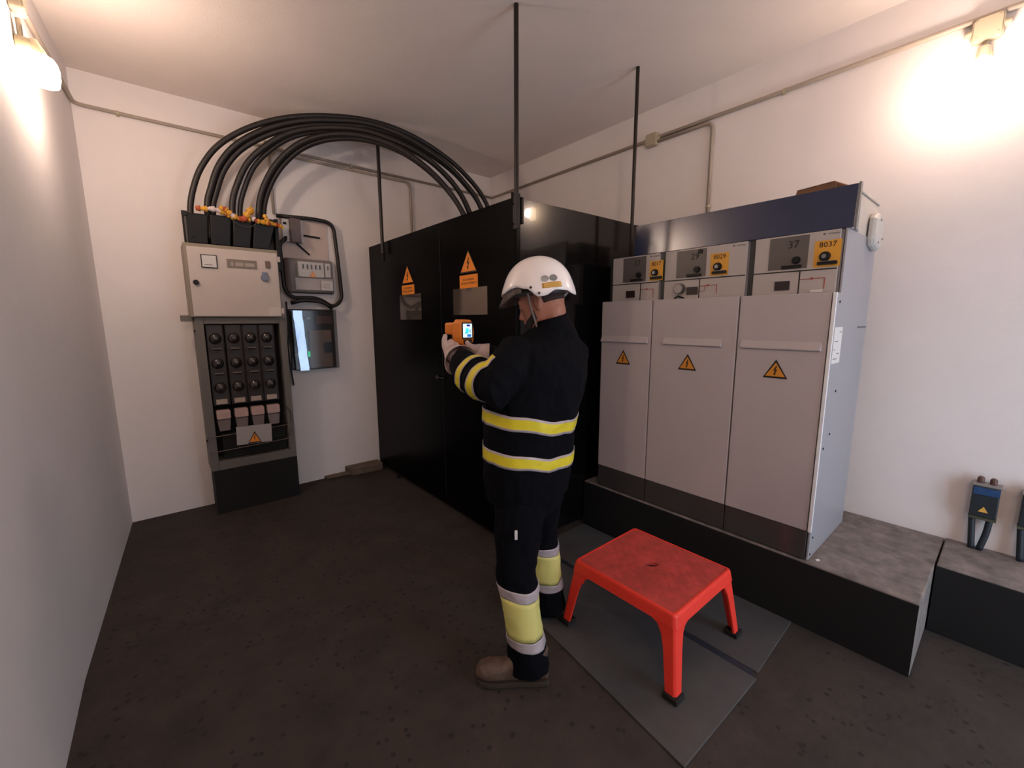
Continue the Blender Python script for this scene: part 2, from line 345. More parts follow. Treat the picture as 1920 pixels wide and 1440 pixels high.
m_ = MB(); m_.cyl(FD.p(.727, 1.928, 0), FD.p(.727, 1.928, .018), .031, .027, 20); m_.fbox(FD, .708, .746, 1.95, 1.972, 0, .014); m_.obj('socket', mat('socket_greyblue', '#6f7a8c', .4), dr, bevel=.002)
m_ = MB(); m_.cyl(FD.p(.266, 1.868, 0), FD.p(.266, 1.868, .02), .02, .017, 16); m_.obj('lock_knob', BLK, dr, smooth=False)
m_ = MB(); m_.fbox(FD, .735, .822, 1.622, 1.69, 0, .001); m_.obj('door_label', mat('label_plastic', '#c9c0b8', .35), dr)
for z in (1.66, 2.085): MB().fbox(FD, .832, .852, z - .022, z + .022, -.02, .002).obj('hinge', BEIGE, dr, bevel=.003)
MB().box(.15, .232, 4.12, 4.16, 1.575, 1.622).obj('side_bracket', BOARDG, bd, bevel=.003)
for z in (1.50, .62): MB().cyl((.222, 4.12, z), (.232, 4.12, z), .010, n=10).obj('side_screw', BLK, bd)
# fuse switch columns
DOME = mat('dome_smoke', '#2b2624', .12, coat=.6)
BRN = mat('module_brown', '#2b2321', .4)
def column(x, first):
    f = Fr((x, 4.10, 0), (1, 0, 0), (0, 0, 1))
    m_ = MB(); m_.fbox(f, -.058, .058, .90, 1.548, -.14, 0); m_.fbox(f, -.058, -.052, .90, 1.548, 0, .012); m_.fbox(f, .052, .058, .90, 1.548, 0, .012)
    o = m_.obj('fuse_switch', BRN, bd, bevel=.003)
    for z in (1.355, 1.157, .96):
        m_ = MB(); pts = []
        m_.rings([[f.p(.043 * k * math.cos(a), z + .085 + .045 * k * math.sin(a), c) for a in [2 * PI * i / 20 for i in range(20)]] for k, c in ((1, 0), (.97, .012), (.8, .026), (.5, .034), (.15, .037))])
        m_.obj('dome_cover', DOME, o, smooth=True)
        if z > 1:
            m_ = MB(); m_.fpoly(f, rrect(-.040, .040, z - .022, z + .014, .008), 0, .018, 0); m_.fbox(f, -.03, .03, z + .001, z + .009, .018, .030, 1); m_.fbox(f, -.028, .028, z - .012, z + .0, .018, .0185, 2)
            m_.obj('handle', [BRN, mat('handle_lip', '#6b5d57', .35), BLKM], o, bevel=.002)
    m_ = MB(); m_.fbox(f, -.038, .038, .91, .95, .001, .003); m_.obj('rating_label', mat('rating_paper', '#b4a497', .7), o)
    return o
xs = [.352, .476, .594, .712]
for i, x in enumerate(xs): column(x, i == 0)
PINK = mat('terminal_cover', '#c9aba4', .25, alpha=.9, var=.12, vscale=25)
CLEARG = mat('terminal_cover_clear', '#9c8e8b', .2, alpha=.55)
for x in xs:
    f = Fr((x, 4.11, 0), (1, 0, 0), (0, 0, 1))
    m_ = MB(); m_.fpoly(f, rrect(-.048, .048, .79, .862, .01), -.02, .045, 0); m_.fpoly(f, [(-.046, .785), (.046, .785), (.036, .69), (-.036, .69)], -.02, .035, 1)
    m_.obj('terminal_cover', [PINK, CLEARG], bd, bevel=.004)
f = Fr((.549, 4.048, .634), (1, 0, -.035), (.035, 0, 1))
m_ = MB(); m_.fbox(f, -.128, .128, -.077, .077, 0, .003, 2); tri_sign(m_, f, 0, -.074, .10, .10, .003, 0, 1, bolt=False); m_.fbox(f, -.003, .003, -.045, -.005, .0048, .0054, 1)
tag(m_.obj('warning_plate', [ORNGY, DKTXT, mat('plate_greywhite', '#a9a6a6', .5)], bd), 'pale plate with a yellow warning triangle')
m_ = MB(); 
for z in (.655, .53): m_.tube([(.236, 4.05, z), (.80, 4.05, z + .02)], .0035, 8)
m_.tube(fillet([(.80, 4.05, .675), (.835, 4.05, .69), (.84, 4.05, .79), (.80, 4.06, .85)], .04), .0035, 8); m_.tube([(.80, 4.05, .55), (.838, 4.05, .64)], .0035, 8)
m_.tube([(.236, 4.05, .655), (.236, 4.075, .655)], .0035, 8); m_.tube([(.236, 4.05, .53), (.236, 4.075, .53)], .0035, 8)
m_.obj('guard_wire', mat('wire_steel', '#6c625e', .35, .8), bd)
m_ = MB(); m_.box(.33, .80, 4.12, 4.24, .45, .66); m_.obj('inner_shelf', BLKM, bd)
# tapered black cable shrouds on top
xt = [.245, .395, .545, .69, .86]; xb = [.245, .385, .53, .665, .80]
for i in range(4):
    a0, a1, b0, b1 = xt[i] + .004, xt[i + 1] - .006, xb[i] + .004, xb[i + 1] - .012
    m_ = MB(); m_.hexa([(b0, 4.085, 2.161), (b1, 4.085, 2.161), (b1, 4.22, 2.161), (b0, 4.22, 2.161), (a0, 4.06, 2.375 + .01 * i), (a1, 4.06, 2.375 + .01 * i), (a1, 4.27, 2.375 + .01 * i), (a0, 4.27, 2.375 + .01 * i)])
    m_.obj('cable_shroud', BLK, bd, bevel=.008)
m_ = MB(); m_.box(.238, .86, 4.275, 4.29, 2.161, 2.42).box(.845, .872, 4.10, 4.29, 2.0, 2.42)
m_.box(.225, .26, 4.05, 4.07, 2.35, 2.385); m_.obj('rear_upright', BLK, bd, bevel=.003)
m_ = MB(); m_.box(.80, .843, 4.2, 4.274, 2.161, 2.39); m_.obj('grey_upright', BOARDG, bd)
# yellow and striped tapes around the cable feet
TAPEY = mat('tape_yellow', '#dba235', .45); TAPER = mat('tape_red', '#b1502a', .45); TAPEW = mat('tape_white', '#d8cbc8', .5)
def tape(P, r, pattern, label):
    Q = catmull(P, 4); m_ = MB(); n = len(Q) - 1
    for i in range(n): m_.tube([Q[i], Q[i + 1]], r * (1.45 + .35 * math.sin(i * 2.1)), 9, pattern[int(i / n * len(pattern))])
    tag(m_.obj('marking_tape', [TAPEY, TAPER, TAPEW]), label, 'tape', 'coloured tape wound round the cable feet above the board')
tape([(.315, 4.045, 2.41), (.37, 4.035, 2.412), (.43, 4.035, 2.418), (.50, 4.045, 2.40), (.55, 4.05, 2.375)], .012, [1, 0, 0, 2, 2, 2, 0, 1, 0, 0], 'white and yellow tape nearest the left end of the board top')
tape([(.46, 4.03, 2.43), (.50, 4.03, 2.428), (.53, 4.03, 2.40), (.58, 4.035, 2.372), (.66, 4.04, 2.375)], .013, [0, 1, 0, 0, 2, 0, 1, 0], 'yellow and red tape in the middle of the board top')
tape([(.615, 4.03, 2.36), (.635, 4.03, 2.40), (.665, 4.03, 2.44), (.68, 4.035, 2.45)], .016, [1, 0, 0, 0, 0], 'upright stub of yellow tape in the middle of the board top')
tape([(.675, 4.04, 2.39), (.71, 4.035, 2.37), (.76, 4.035, 2.368), (.80, 4.04, 2.36)], .012, [2, 1, 0, 0, 0, 1], 'yellow and red tape round the innermost cable pair')
tape([(.765, 4.05, 2.43), (.78, 4.045, 2.39), (.82, 4.05, 2.365), (.86, 4.06, 2.365), (.90, 4.07, 2.35)], .010, [0, 0, 0, 1, 0], 'yellow tape at the right end of the board top')
tag(MB().tube(catmull([(.53, 4.03, 2.36), (.58, 4.025, 2.32), (.65, 4.025, 2.315), (.71, 4.03, 2.36)], 6), .003, 6).obj('loose_wire', mat('wire_grey', '#4d4743', .5)), 'thin grey wire sagging across the black cable shrouds', 'wire')

# ------------------------------------------------------------------ wall equipment right of the board
F43 = Fr((0, BY, 0), (1, 0, 0), (0, 0, 1))
tag(MB().fbox(F43, .93, 1.335, 2.13, 2.50, .0005, .012).obj('mounting_board', mat('backing_white', '#c5b3aa', .6)), 'pale mounting board on the back wall behind the grey relay', 'board')
rl = thing('relay_unit', (1.03, BY - .04, 2.28), 'small white relay with grey middle block on the pale mounting board', 'relay')
MB().fbox(F43, .945, 1.115, 2.28, 2.475, .013, .05).obj('base', WHITEP, rl, bevel=.005)
m_ = MB(); m_.fbox(F43, 1.0, 1.085, 2.272, 2.478, .05, .105); m_.obj('relay_block', mat('relay_grey', '#5f5250', .5), rl, bevel=.004)
for z in (2.315, 2.435): MB().fbox(F43, .955, .98, z - .01, z + .01, .05, .053).obj('terminal_slot', BLKM, rl)
tag(MB().tube([(1.13, 4.325, 2.352), (1.26, 4.325, 2.345)], .008, 8, round_caps=True).obj('cable_tie', BLKM), 'horizontal short black cable tie right of the relay', 'cable tie')
tag(MB().tube([(1.06, 4.325, 2.275), (1.16, 4.325, 2.185)], .008, 8, round_caps=True).obj('cable_tie', BLKM), 'slanting short black cable tie below the relay', 'cable tie')
TUBE = mat('corrugated_black', '#1c1614', .5)
P = fillet([(.905, 4.30, 2.49), (1.22, 4.30, 2.505), (1.385, 4.30, 2.49), (1.41, 4.30, 2.143), (1.42, 4.28, 1.78), (1.33, 4.27, 1.70), (1.2, 4.27, 1.79), (.97, 4.27, 1.785), (.915, 4.27, 1.86), (.905, 4.27, 2.25), (.96, 4.27, 2.30)], .11, 8)
tag(MB().tube(P, .017, 10).obj('flexible_conduit', TUBE, smooth=True), 'black flexible conduit looping round the meter box', 'conduit')
P = fillet([(.95, 4.225, 1.735), (1.05, 4.225, 1.765), (1.22, 4.215, 1.755), (1.30, 4.21, 1.692)], .06, 6)
tag(MB().tube(P, .018, 10).obj('flexible_conduit', TUBE, smooth=True), 'short black conduit dropping from the meter box to the smoked box below', 'conduit')
P = catmull([(.925, 4.29, 1.75), (.928, 4.30, 1.5), (.918, 4.31, 1.35), (.920, 4.31, 1.2), (.935, 4.31, .98)], 6)
tag(MB().tube(P, .008, 8).obj('black_wire', TUBE, smooth=True), 'thin black wire hanging beside the right edge of the board', 'wire')
mt = thing('meter_box', (1.15, BY - .08, 1.83), 'clear-covered breaker box inside the black conduit loop', 'electrical box')
GLS = mat('clear_cover', '#d8d0cc', .08, alpha=.16)
SMK = mat('smoked_cover', '#3a3230', .1, alpha=.38)
MB().fbox(F43, .935, 1.36, 1.83, 2.14, .0005, .055).obj('back_case', mat('case_brown', '#54433c', .5), mt, bevel=.02)
m_ = MB(); m_.fbox(F43, 1.01, 1.335, 1.86, 1.965, .055, .09); m_.obj('blank_panel', mat('meter_inner', '#b3a8a2', .35), mt)
m_ = MB(); m_.fbox(F43, 1.035, 1.255, 1.975, 2.108, .055, .11, 0)
for k in range(5): m_.fbox(F43, 1.072 + k * .036, 1.082 + k * .036, 2.045, 2.085, .11, .118, 1)
m_.obj('breaker_row', [WHITEP, BLK], mt)
m_ = MB(); m_.fbox(F43, 1.268, 1.315, 1.98, 2.105, .055, .11, 0); m_.fbox(F43, 1.288, 1.296, 2.045, 2.08, .11, .118, 1); m_.obj('main_breaker', [WHITEP, BLK], mt)
m_ = MB(); tri_sign(m_, F43, 1.155, 1.975, .06, .055, .12, 0, 0, bolt=False); m_.obj('warning_sticker', ORNGY, mt)
m_ = MB(); m_.fbox(F43, 1.222, 1.325, 1.858, 1.945, .122, .124, 0)
for z in (1.88, 1.895, 1.912): m_.fbox(F43, 1.235, 1.30, z, z + .003, .124, .1245, 1)
m_.obj('label', [LABELW, GREYTXT], mt)
MB().fbox(F43, .96, 1.35, 1.835, 2.135, .056, .135).obj('clear_cover', GLS, mt, bevel=.02)

lb = thing('smoked_box', (1.14, BY - .07, 1.12), 'smoked plastic box with a router inside, below the meter box', 'electrical box')
MB().fbox(F43, .938, 1.345, 1.12, 1.685, .0005, .012).obj('back_plate', mat('case_dark', '#3b3230', .5), lb)
fs = Fr((1.012, BY - .125, 1.395), (1, 0, 0), (-.05, 0, 1))
m_ = MB(); R_ = []
for i in range(25):
    z = -.275 + .55 * i / 24; wv = .0015 * math.sin(i * .8) + .001 * math.sin(i * 1.7)
    R_.append([fs.p(-.04 + wv, z, 0), fs.p(.036 + wv, z, 0), fs.p(.036 + wv, z, .003), fs.p(-.04 + wv, z, .003)])
m_.rings(R_); tag(m_.obj('doorway_reflection_strip', mat('doorway_reflection_metal', '#747a86', .14, .95, bump=.10, bscale=12), lb), 'added shiny strip standing in for the doorway reflection on its left side')  # added mirror-like metal in place of the doorway's reflection in the cover
m_ = MB(); m_.fbox(F43, 1.10, 1.305, 1.13, 1.49, .013, .05); m_.obj('router', mat('router_tan', '#8a7466', .5), lb, bevel=.008)
m_ = MB(); m_.fbox(F43, 1.225, 1.305, 1.27, 1.37, .05, .06); m_.obj('router_display', mat('disp', '#23262a', .2), lb)
m_ = MB(); m_.fbox(F43, 1.17, 1.32, 1.545, 1.625, .013, .045); m_.obj('terminal_block', mat('term_red', '#5c3a33', .5), lb, bevel=.004)
MB().fbox(F43, 1.085, 1.125, 1.59, 1.61, .013, .05).obj('connector', WHITEP, lb); MB().fbox(F43, .965, .99, 1.255, 1.275, .013, .05).obj('connector', WHITEP, lb)
m_ = MB(); m_.fbox(F43, 1.088, 1.095, 1.24, 1.29, .02, .06); m_.obj('status_light', mat('green_led', '#0d5c3a', .4, emit='#1fd08a', estr=1.2), lb)
MB().fbox(F43, .94, 1.343, 1.122, 1.683, .013, .118).obj('smoked_cover', SMK, lb, bevel=.012)

# ------------------------------------------------------------------ conduits and junction boxes
def conduit(P, r, label, clips=(), rad=.06):
    t = tag(MB().tube(fillet(P, rad), r, 12).obj('conduit', COND, smooth=True), label, 'conduit')
    return t
zc = 3.055
YB = BY - .016
conduit([(LX(-1.5) + .016, -1.5, zc), (LX(2.5) + .016, 2.5, zc), (LX(4.3) + .016, 4.33, zc), (0.0, YB, zc), (RX - .03, YB, zc)], .0125, 'long conduit running along the left wall and on across the back wall')
for (x) in (-.05, .45, 1.75, 2.2):
    pass
conduit([(.895, YB, zc - .04), (.895, YB, 2.51)], .011, 'thin conduit dropping from the box on the back wall to the board')
conduit([(.99, YB, zc - .035), (2.19, YB, zc - .035), (2.22, YB, zc - .08), (2.22, YB, 2.2)], .0125, 'second conduit under the long one, bending down behind the black enclosure')
XR = RX - .016
conduit([(XR, BY - .03, zc - .01), (XR, -1.6, zc - .01)], .0125, 'long conduit running along the right wall below the ceiling')
conduit([(XR, 2.1, zc - .04), (XR, 1.62, zc - .04), (XR, 1.62, 2.2)], .0125, 'conduit on the right wall bending down behind the blue fascia')
def jbox(c, n, s, label, name='junction_box'):
    c = Vector(c); n = Vector(n); sx = Vector((0, 0, 1)).cross(n)
    f = Fr(c, sx, (0, 0, 1)); t = thing(name, c, label, 'junction box')
    MB().fpoly(f, rrect(-s, s, -s, s, s * .35), .0005, .04).obj('body', BOXP, t, bevel=.004)
    m_ = MB(); m_.fpoly(f, rrect(-s * .88, s * .88, -s * .88, s * .88, s * .3), .04, .048)
    for a, b in ((-1, -1), (1, -1), (1, 1), (-1, 1)): m_.cyl(f.p(a * s * .66, b * s * .66, .048), f.p(a * s * .66, b * s * .66, .050), s * .09, n=8)
    m_.obj('lid', BOXP, t, bevel=.003)
    for sgn in (-1, 1): MB().cyl(f.p(sgn * s * .95, 0, .021), f.p(sgn * (s + .022), 0, .021), .020, .015, 14).obj('gland', BOXP, t)
    return t
jbox((.90, BY, zc), (0, -1, 0), .045, 'junction box on the back wall seen between the arching cables')
jbox((RX, 2.12, 3.035), (-1, 0, 0), .05, 'beige junction box midway along the right wall conduit')
jbox((RX, .27, 2.985), (-1, 0, 0), .055, 'junction box above the glowing lamp on the right wall')
jbox((LX(3.1), 3.1, 3.02), (1, 0, 0), .05, 'junction box above the glowing lamp on the left wall')
# saddle clips
def clip(c, n, along, label):
    c = Vector(c); n = Vector(n); al = Vector(along); sd = n.cross(al).normalized()
    m_ = MB()
    R_ = []
    for s_ in (-.008, .008):
        R_.append([c + al * s_ + n * (.0005 + .03 * math.sin(a)) + sd * (.018 * math.cos(a)) for a in [PI * k / 10 for k in range(11)]])
    m_.rings(R_, caps=False, closed=False)
    o = m_.obj('conduit_clip', BOXP); so = o.modifiers.new('s', 'SOLIDIFY'); so.thickness = .003; so.offset = 0
    tag(o, label, 'clip', 'small pipe clips holding the conduits')
clip((-.06, BY, zc), (0, -1, 0), (1, 0, 0), 'pipe clip on the back wall conduit near the left corner')
clip((1.60, BY, zc), (0, -1, 0), (1, 0, 0), 'pipe clip on the back wall conduit under the cable arch')
clip((RX, 1.16, zc - .01), (-1, 0, 0), (0, 1, 0), 'pipe clip on the right wall conduit between junction box and lamp')
clip((RX, 1.62, 2.42), (-1, 0, 0), (0, 0, 1), 'pipe clip on the conduit dropping behind the blue fascia')

# ------------------------------------------------------------------ wall lamps
GLOW = mat('lamp_glass', '#fff2dc', .3, emit='#ffd9ab', estr=25.)
def lamp(base, n, label, power):
    base = Vector(base); n = Vector(n).normalized(); t = thing('wall_lamp', base, label, 'lamp')
    f = Fr(base, Vector((0, 0, 1)).cross(n), (0, 0, 1))
    m_ = MB(); m_.cyl(f.p(0, .10, .0005), f.p(0, .10, .05), .03, .026, 18); m_.cyl(f.p(0, .12, .05), f.p(0, .066, .078), .024, .022, 18); m_.tube([f.p(0, .10, .02), f.p(0, .2, .02)], .010, 10)
    m_.obj('lamp_holder', BOXP, t)
    prof = [(.070, .010), (.067, .026), (.058, .040), (.040, .050), (.015, .054), (-.020, .054), (-.050, .050), (-.062, .044), (-.066, .030), (-.066, .006)]
    c = f.p(0, 0, .078); m_ = MB()
    m_.rings([[c + f.y * z + (f.x * math.cos(a) + f.n * math.sin(a)) * r for a in [2 * PI * k / 24 for k in range(24)]] for z, r in prof])
    m_.obj('glass_globe', GLOW, t, smooth=True)
    l = bpy.data.lights.new('bulb', 'POINT'); l.energy = power; l.color = (1.0, .77, .65); l.shadow_soft_size = .05
    o = bpy.data.objects.new('bulb_light', l); C.objects.link(o); o.location = c + f.n * .072; o.parent = t; o.matrix_parent_inverse = world(t).inverted()
    return t
lamp((LX(3.09), 3.09, 2.745), (1, .05, 0), 'glowing wall lamp on the left wall beside the corner', LAMP_L)
lamp((RX, .27, 2.765), (-1, 0, 0), 'glowing wall lamp high on the right wall', LAMP_R)
lamp((LX(-.9), -.9, 2.765), (1, 0, 0), 'added unseen fill lamp on the left wall behind the camera', LAMP_FILL)  # unseen lamp, added to lift the overall light level

# ------------------------------------------------------------------ switchgear
XD, XC = 2.425, 2.515
FDR = Fr((XD, 0, 0), (0, -1, 0), (0, 0, 1)); FC = Fr((XC, 0, 0), (0, -1, 0), (0, 0, 1))
BACKX = 3.09
def cell(y0, y1, num, code, grey, yel, disp, vline, hy0, hy1, ty, ny, label, roundm=None):
    t = thing('switchgear_cell', ((XD + BACKX) / 2, (y0 + y1) / 2, .356), label, 'switchgear', 'grey medium-voltage switchgear cells on the plinth')
    g = .0025
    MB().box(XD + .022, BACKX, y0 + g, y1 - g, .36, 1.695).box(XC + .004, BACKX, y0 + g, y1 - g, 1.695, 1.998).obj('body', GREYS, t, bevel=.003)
    MB().box(XD + .006, XD + .0215, y0 + g, y1 - g, .362, .512).obj('base_skirt', SKIRT, t, bevel=.002)
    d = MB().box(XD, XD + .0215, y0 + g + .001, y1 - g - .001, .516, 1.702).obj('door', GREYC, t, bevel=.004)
    m_ = MB(); m_.fpoly(Fr((XD, -0, 0), (0, 0, 1), (1, 0, 0)), [(1.424, 0), (1.427, -.014), (1.432, -.016), (1.470, 0)], hy0, hy1); m_.obj('door_lip', GREYC, d, bevel=.003)
    m_ = MB(); tri_sign(m_, FDR, -ty, 1.278, .115, .097, .0008, 0, 1, border=.12); m_.obj('warning_sticker', [mat('sticker_ochre', '#cf8a2a', .5), DKTXT], d)
    # control panel
    p = MB().box(XC - .012, XC + .0035, y0 + .012, y1 - .028, 1.703, 1.998).obj('control_panel', PANELW, t, bevel=.002)
    f = Fr((XC - .012, 0, 0), (0, -1, 0), (0, 0, 1))
    m_ = MB(); m_.fbox(f, -(y1 - .03), -(y0 + .014), 1.815, 1.821, .0003, .001); m_.fbox(f, -vline - .003, -vline + .003, 1.704, 1.815, .0003, .001); m_.obj('panel_lines', DKTXT, p)
    m_ = MB(); m_.fbox(f, -grey[1], -grey[0], 1.830, 1.990, .0003, .002, 0); gw = grey[1] - grey[0]
    m_.text(num, .052, f, -grey[1] + gw * .62, 1.948, .0024, 1); gx = -grey[1] + gw * .72
    m_.cyl(f.p(gx, 1.872, .002), f.p(gx, 1.872, .02), .019, .015, 16, 2); m_.fbox(f, gx - .06, gx + .025, 1.834, 1.848, .002, .016, 2)
    if num == '29': m_.cyl(f.p(-grey[1] + gw * .8, 1.975, .002), f.p(-grey[1] + gw * .8, 1.975, .008), .014, n=14, m=2)
    m_.obj('position_plate', [mat('plate_dimgrey', '#5b5653', .4), DKTXT, BLK], p)
    yc = (yel[0] + yel[1]) / 2; wy = yel[1] - yel[0]
    m_ = MB(); m_.fbox(f, -yel[1], -yel[0], 1.828, 1.952, .0003, .002, 0); m_.text(code, .036, f, -yc, 1.931, .0024, 1, stretch=min(1.05, wy / .1 * .93))
    gx = -yc + .002
    m_.cyl(f.p(gx - .01, 1.877, .002), f.p(gx - .01, 1.877, .02), .024, .019, 18, 2); m_.cyl(f.p(gx - .01, 1.877, .02), f.p(gx - .01, 1.877, .0215), .010, n=14, m=3)
    m_.fbox(f, gx - .036, gx + .042, 1.838, 1.852, .002, .018, 2); m_.fbox(f, gx - .02, gx + .038, 1.852, 1.855, .010, .018, 3)
    m_.obj('earthing_plate', [YEL, DKTXT, BLK, STEEL], p)
    m_ = MB(); m_.fbox(f, -disp - .034, -disp + .034, 1.727, 1.772, .0003, .006); m_.obj('display', mat('display_brown', '#2c201e', .25), p)
    m_ = MB(); m_.tube([f.p(-vline + .004, 1.775, .001), f.p(-vline + .10 * wy / .1, 1.777, .001)], .0018, 6); x_ = -vline + .10 * wy / .1; m_.tube([f.p(x_, 1.777, .001), f.p(x_, 1.725, .001)], .0018, 6); m_.cyl(f.p((-vline + x_) / 2, 1.777, 0), f.p((-vline + x_) / 2, 1.777, .002), .006, n=10)
    if num == '29': m_.tube([f.p(-vline + .004, 1.745, .001), f.p(-vline + .035, 1.745, .001), f.p(-vline + .035, 1.775, .001)], .0018, 6)
    m_.obj('mimic_lines', REDLN, p)
    m_ = MB(); m_.text('ormazabal', .0125, f, ny - .006, 1.982, .0006, 0, align='RIGHT', ext=.0002, stretch=.9); m_.cyl(f.p(ny - .068, 1.982, 0), f.p(ny - .068, 1.982, .0006), .005, n=12); m_.obj('maker_mark', GREYTXT, p)
    if roundm:
        m_ = MB(); m_.cyl(f.p(roundm, 1.765, .0), f.p(roundm, 1.765, .03), .033, .031, 24, 0); m_.cyl(f.p(roundm, 1.765, .03), f.p(roundm, 1.765, .032), .026, n=24, m=1); m_.obj('pressure_gauge', [mat('gauge_rim', '#6a625f', .3, .6), mat('gauge_face', '#a39d9a', .3)], p)
        m_ = MB(); m_.tube([f.p(roundm - .03, 1.708, .012), f.p(roundm - .005, 1.722, .014), f.p(roundm + .03, 1.708, .012)], .005, 8); m_.obj('gauge_cord', BLK, p)
    MB().box(XC - .006, XC + .003, y1 - .026, y1 - .001, 1.704, 1.998).obj('divider', mat('divider_green', '#1f2422', .4), t)
    return t
cell(1.513, 1.912, '17', '8017', (1.622, 1.798), (1.492 + .006, 1.594), 1.733, 1.658, 1.535, 1.905, 1.719, -1.52, 'narrow grey switchgear cell numbered 8017, against the black enclosure')
cell(.988, 1.513, '29', '8029', (1.223, 1.407), (1.095, 1.198), 1.298, 1.256, 1.068, 1.425, 1.261, -1.005, 'middle grey switchgear cell numbered 8029 with a round gauge', roundm=-1.375)
cell(.578, .988, '37', '8037', (.715, .89), (.583, .69), .817, .743, .60, .965, .787, -.588, 'nearest and largest looking grey switchgear cell, numbered 8037')
m_ = MB(); m_.box(XC - .0165, XC - .0125, .640, .69, 1.708, 1.722); tag(m_.obj('paper_tag', LABELW), 'tiny white tag on the lower control panel of the nearest cell', 'tag')
# end plate with label and the raised box
ep = thing('end_panel', (2.76, .57, .356), 'pale grey side panel closing the near end of the switchgear row', 'panel')
FS = Fr((0, .566, 0), (1, 0, 0), (0, 0, 1))
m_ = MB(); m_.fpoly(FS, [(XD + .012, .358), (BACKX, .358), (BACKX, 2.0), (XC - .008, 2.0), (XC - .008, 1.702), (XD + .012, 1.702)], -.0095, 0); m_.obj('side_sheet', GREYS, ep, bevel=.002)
m_ = MB(); m_.fbox(FS, XD - .004, XD + .012, .516, 1.702, -.0095, .004); tag(m_.obj('edge_strip', mat('edge_white', '#e6e8ea', .3), ep), 'bright white front edge strip')
m_ = MB(); m_.fbox(FS, 2.463, 2.60, 1.365, 1.54, .0003, .0015, 0)
for z, a, b in ((1.515, 2.55, 2.585), (1.47, 2.48, 2.54), (1.43, 2.48, 2.50), (1.41, 2.53, 2.58), (1.385, 2.48, 2.55)): m_.fbox(FS, a, b, z, z + .004, .0015, .0018, 1)
m_.obj('paper_label', [LABELW, GREYTXT], ep)
m_ = MB()
for a, z in ((2.50, 1.66), (2.60, 1.22), (2.575, 1.0), (2.49, .94), (2.48, .47), (2.46, .385)): m_.cyl(FS.p(a, z, 0), FS.p(a, z, .003), .006, n=8)
m_.obj('screw', DKTXT, ep)
m_ = MB(); m_.fbox(FS, 2.90, 3.08, 1.53, 1.54, .0003, .002); m_.obj('panel_seam', GREYTXT, ep)
tb = thing('cable_duct', (2.87, 1.2, 2.0), 'beige raised duct box along the top of the switchgear behind the blue fascia', 'duct')
MB().box(2.675, BACKX, .572, 1.71, 1.9995, 2.185).obj('duct_body', mat('duct_beige', '#b9b0a6', .5, var=.08), tb, bevel=.004)
m_ = MB(); m_.box(2.672, BACKX + .005, .566, 1.715, 2.186, 2.20); m_.obj('duct_lid', mat('duct_beige', '#b9b0a6', .5), tb, bevel=.004)
fa = thing('blue_fascia', (XC, 1.2, 1.99), 'glossy dark blue fascia board running along the top of the switchgear', 'fascia')
m_ = MB(); m_.fpoly(Fr((0, 0, 0), (1, 0, 0), (0, 0, 1)), [(XC - .012, 1.999), (XC + .012, 1.999), (XC + .020, 2.19), (XC - .004, 2.19)], -1.715, -.545)
m_.obj('fascia_board', BLUE, fa, bevel=.002)
m_ = MB(); m_.fpoly(Fr((0, 0, 0), (1, 0, 0), (0, 0, 1)), [(XC - .014, 1.985), (XC + .012, 1.985), (XC + .020, 2.195), (XC - .006, 2.195)], -.5445, -.535)
m_.obj('end_trim', STEEL, fa, bevel=.001)
m_ = MB(); m_.box(XC + .022, 2.67, .56, 1.70, 2.0, 2.012); m_.obj('fascia_bracket', GREYS, fa)
sb = thing('side_lamp_box', (2.97, .56, 1.95), 'translucent white oval box on the side panel of the switchgear', 'box')
m_ = MB(); pf = [(2.87, 1.985), (2.89, 1.955), (2.99, 1.935), (3.04, 1.955), (3.055, 2.06), (3.03, 2.11), (2.93, 2.125), (2.88, 2.095)]
cx_, cz_ = 2.965, 2.03
m_.rings([[FS.p(cx_ + (a - cx_) * k, cz_ + (b - cz_) * k, c) for a, b in pf] for k, c in ((1, .0005), (1, .018), (.93, .030), (.8, .035))]); m_.obj('cover', mat('frosted_white', '#c9c6c0', .15, alpha=.85), sb, bevel=.006, smooth=False)
m_ = MB()
for a, z in ((2.96, 2.09), (3.02, 2.0), (2.94, 1.975)): m_.cyl(FS.p(a, z, .030), FS.p(a, z, .038), .006, n=10)
m_.obj('screw', STEEL, sb)
m_ = MB()
def sheet(q, t=.004):
    m_.hexa([Vector(p) for p in q] + [Vector(p) + Vector((0, 0, t)) for p in q])
sheet([(2.690, .86, 2.2015), (2.676, .66, 2.2015), (2.648, .674, 2.252), (2.668, .84, 2.246)])
sheet([(2.668, .84, 2.246), (2.648, .674, 2.252), (2.80, .652, 2.256), (2.82, .84, 2.25)])
sheet([(2.82, .84, 2.25), (2.80, .652, 2.256), (2.82, .65, 2.2015), (2.84, .85, 2.2015)])
tag(m_.obj('cardboard_piece', mat('cardboard', '#80593f', .9, var=.1), bevel=0), 'folded brown cardboard piece lying on top of the duct behind the blue fascia', 'cardboard')

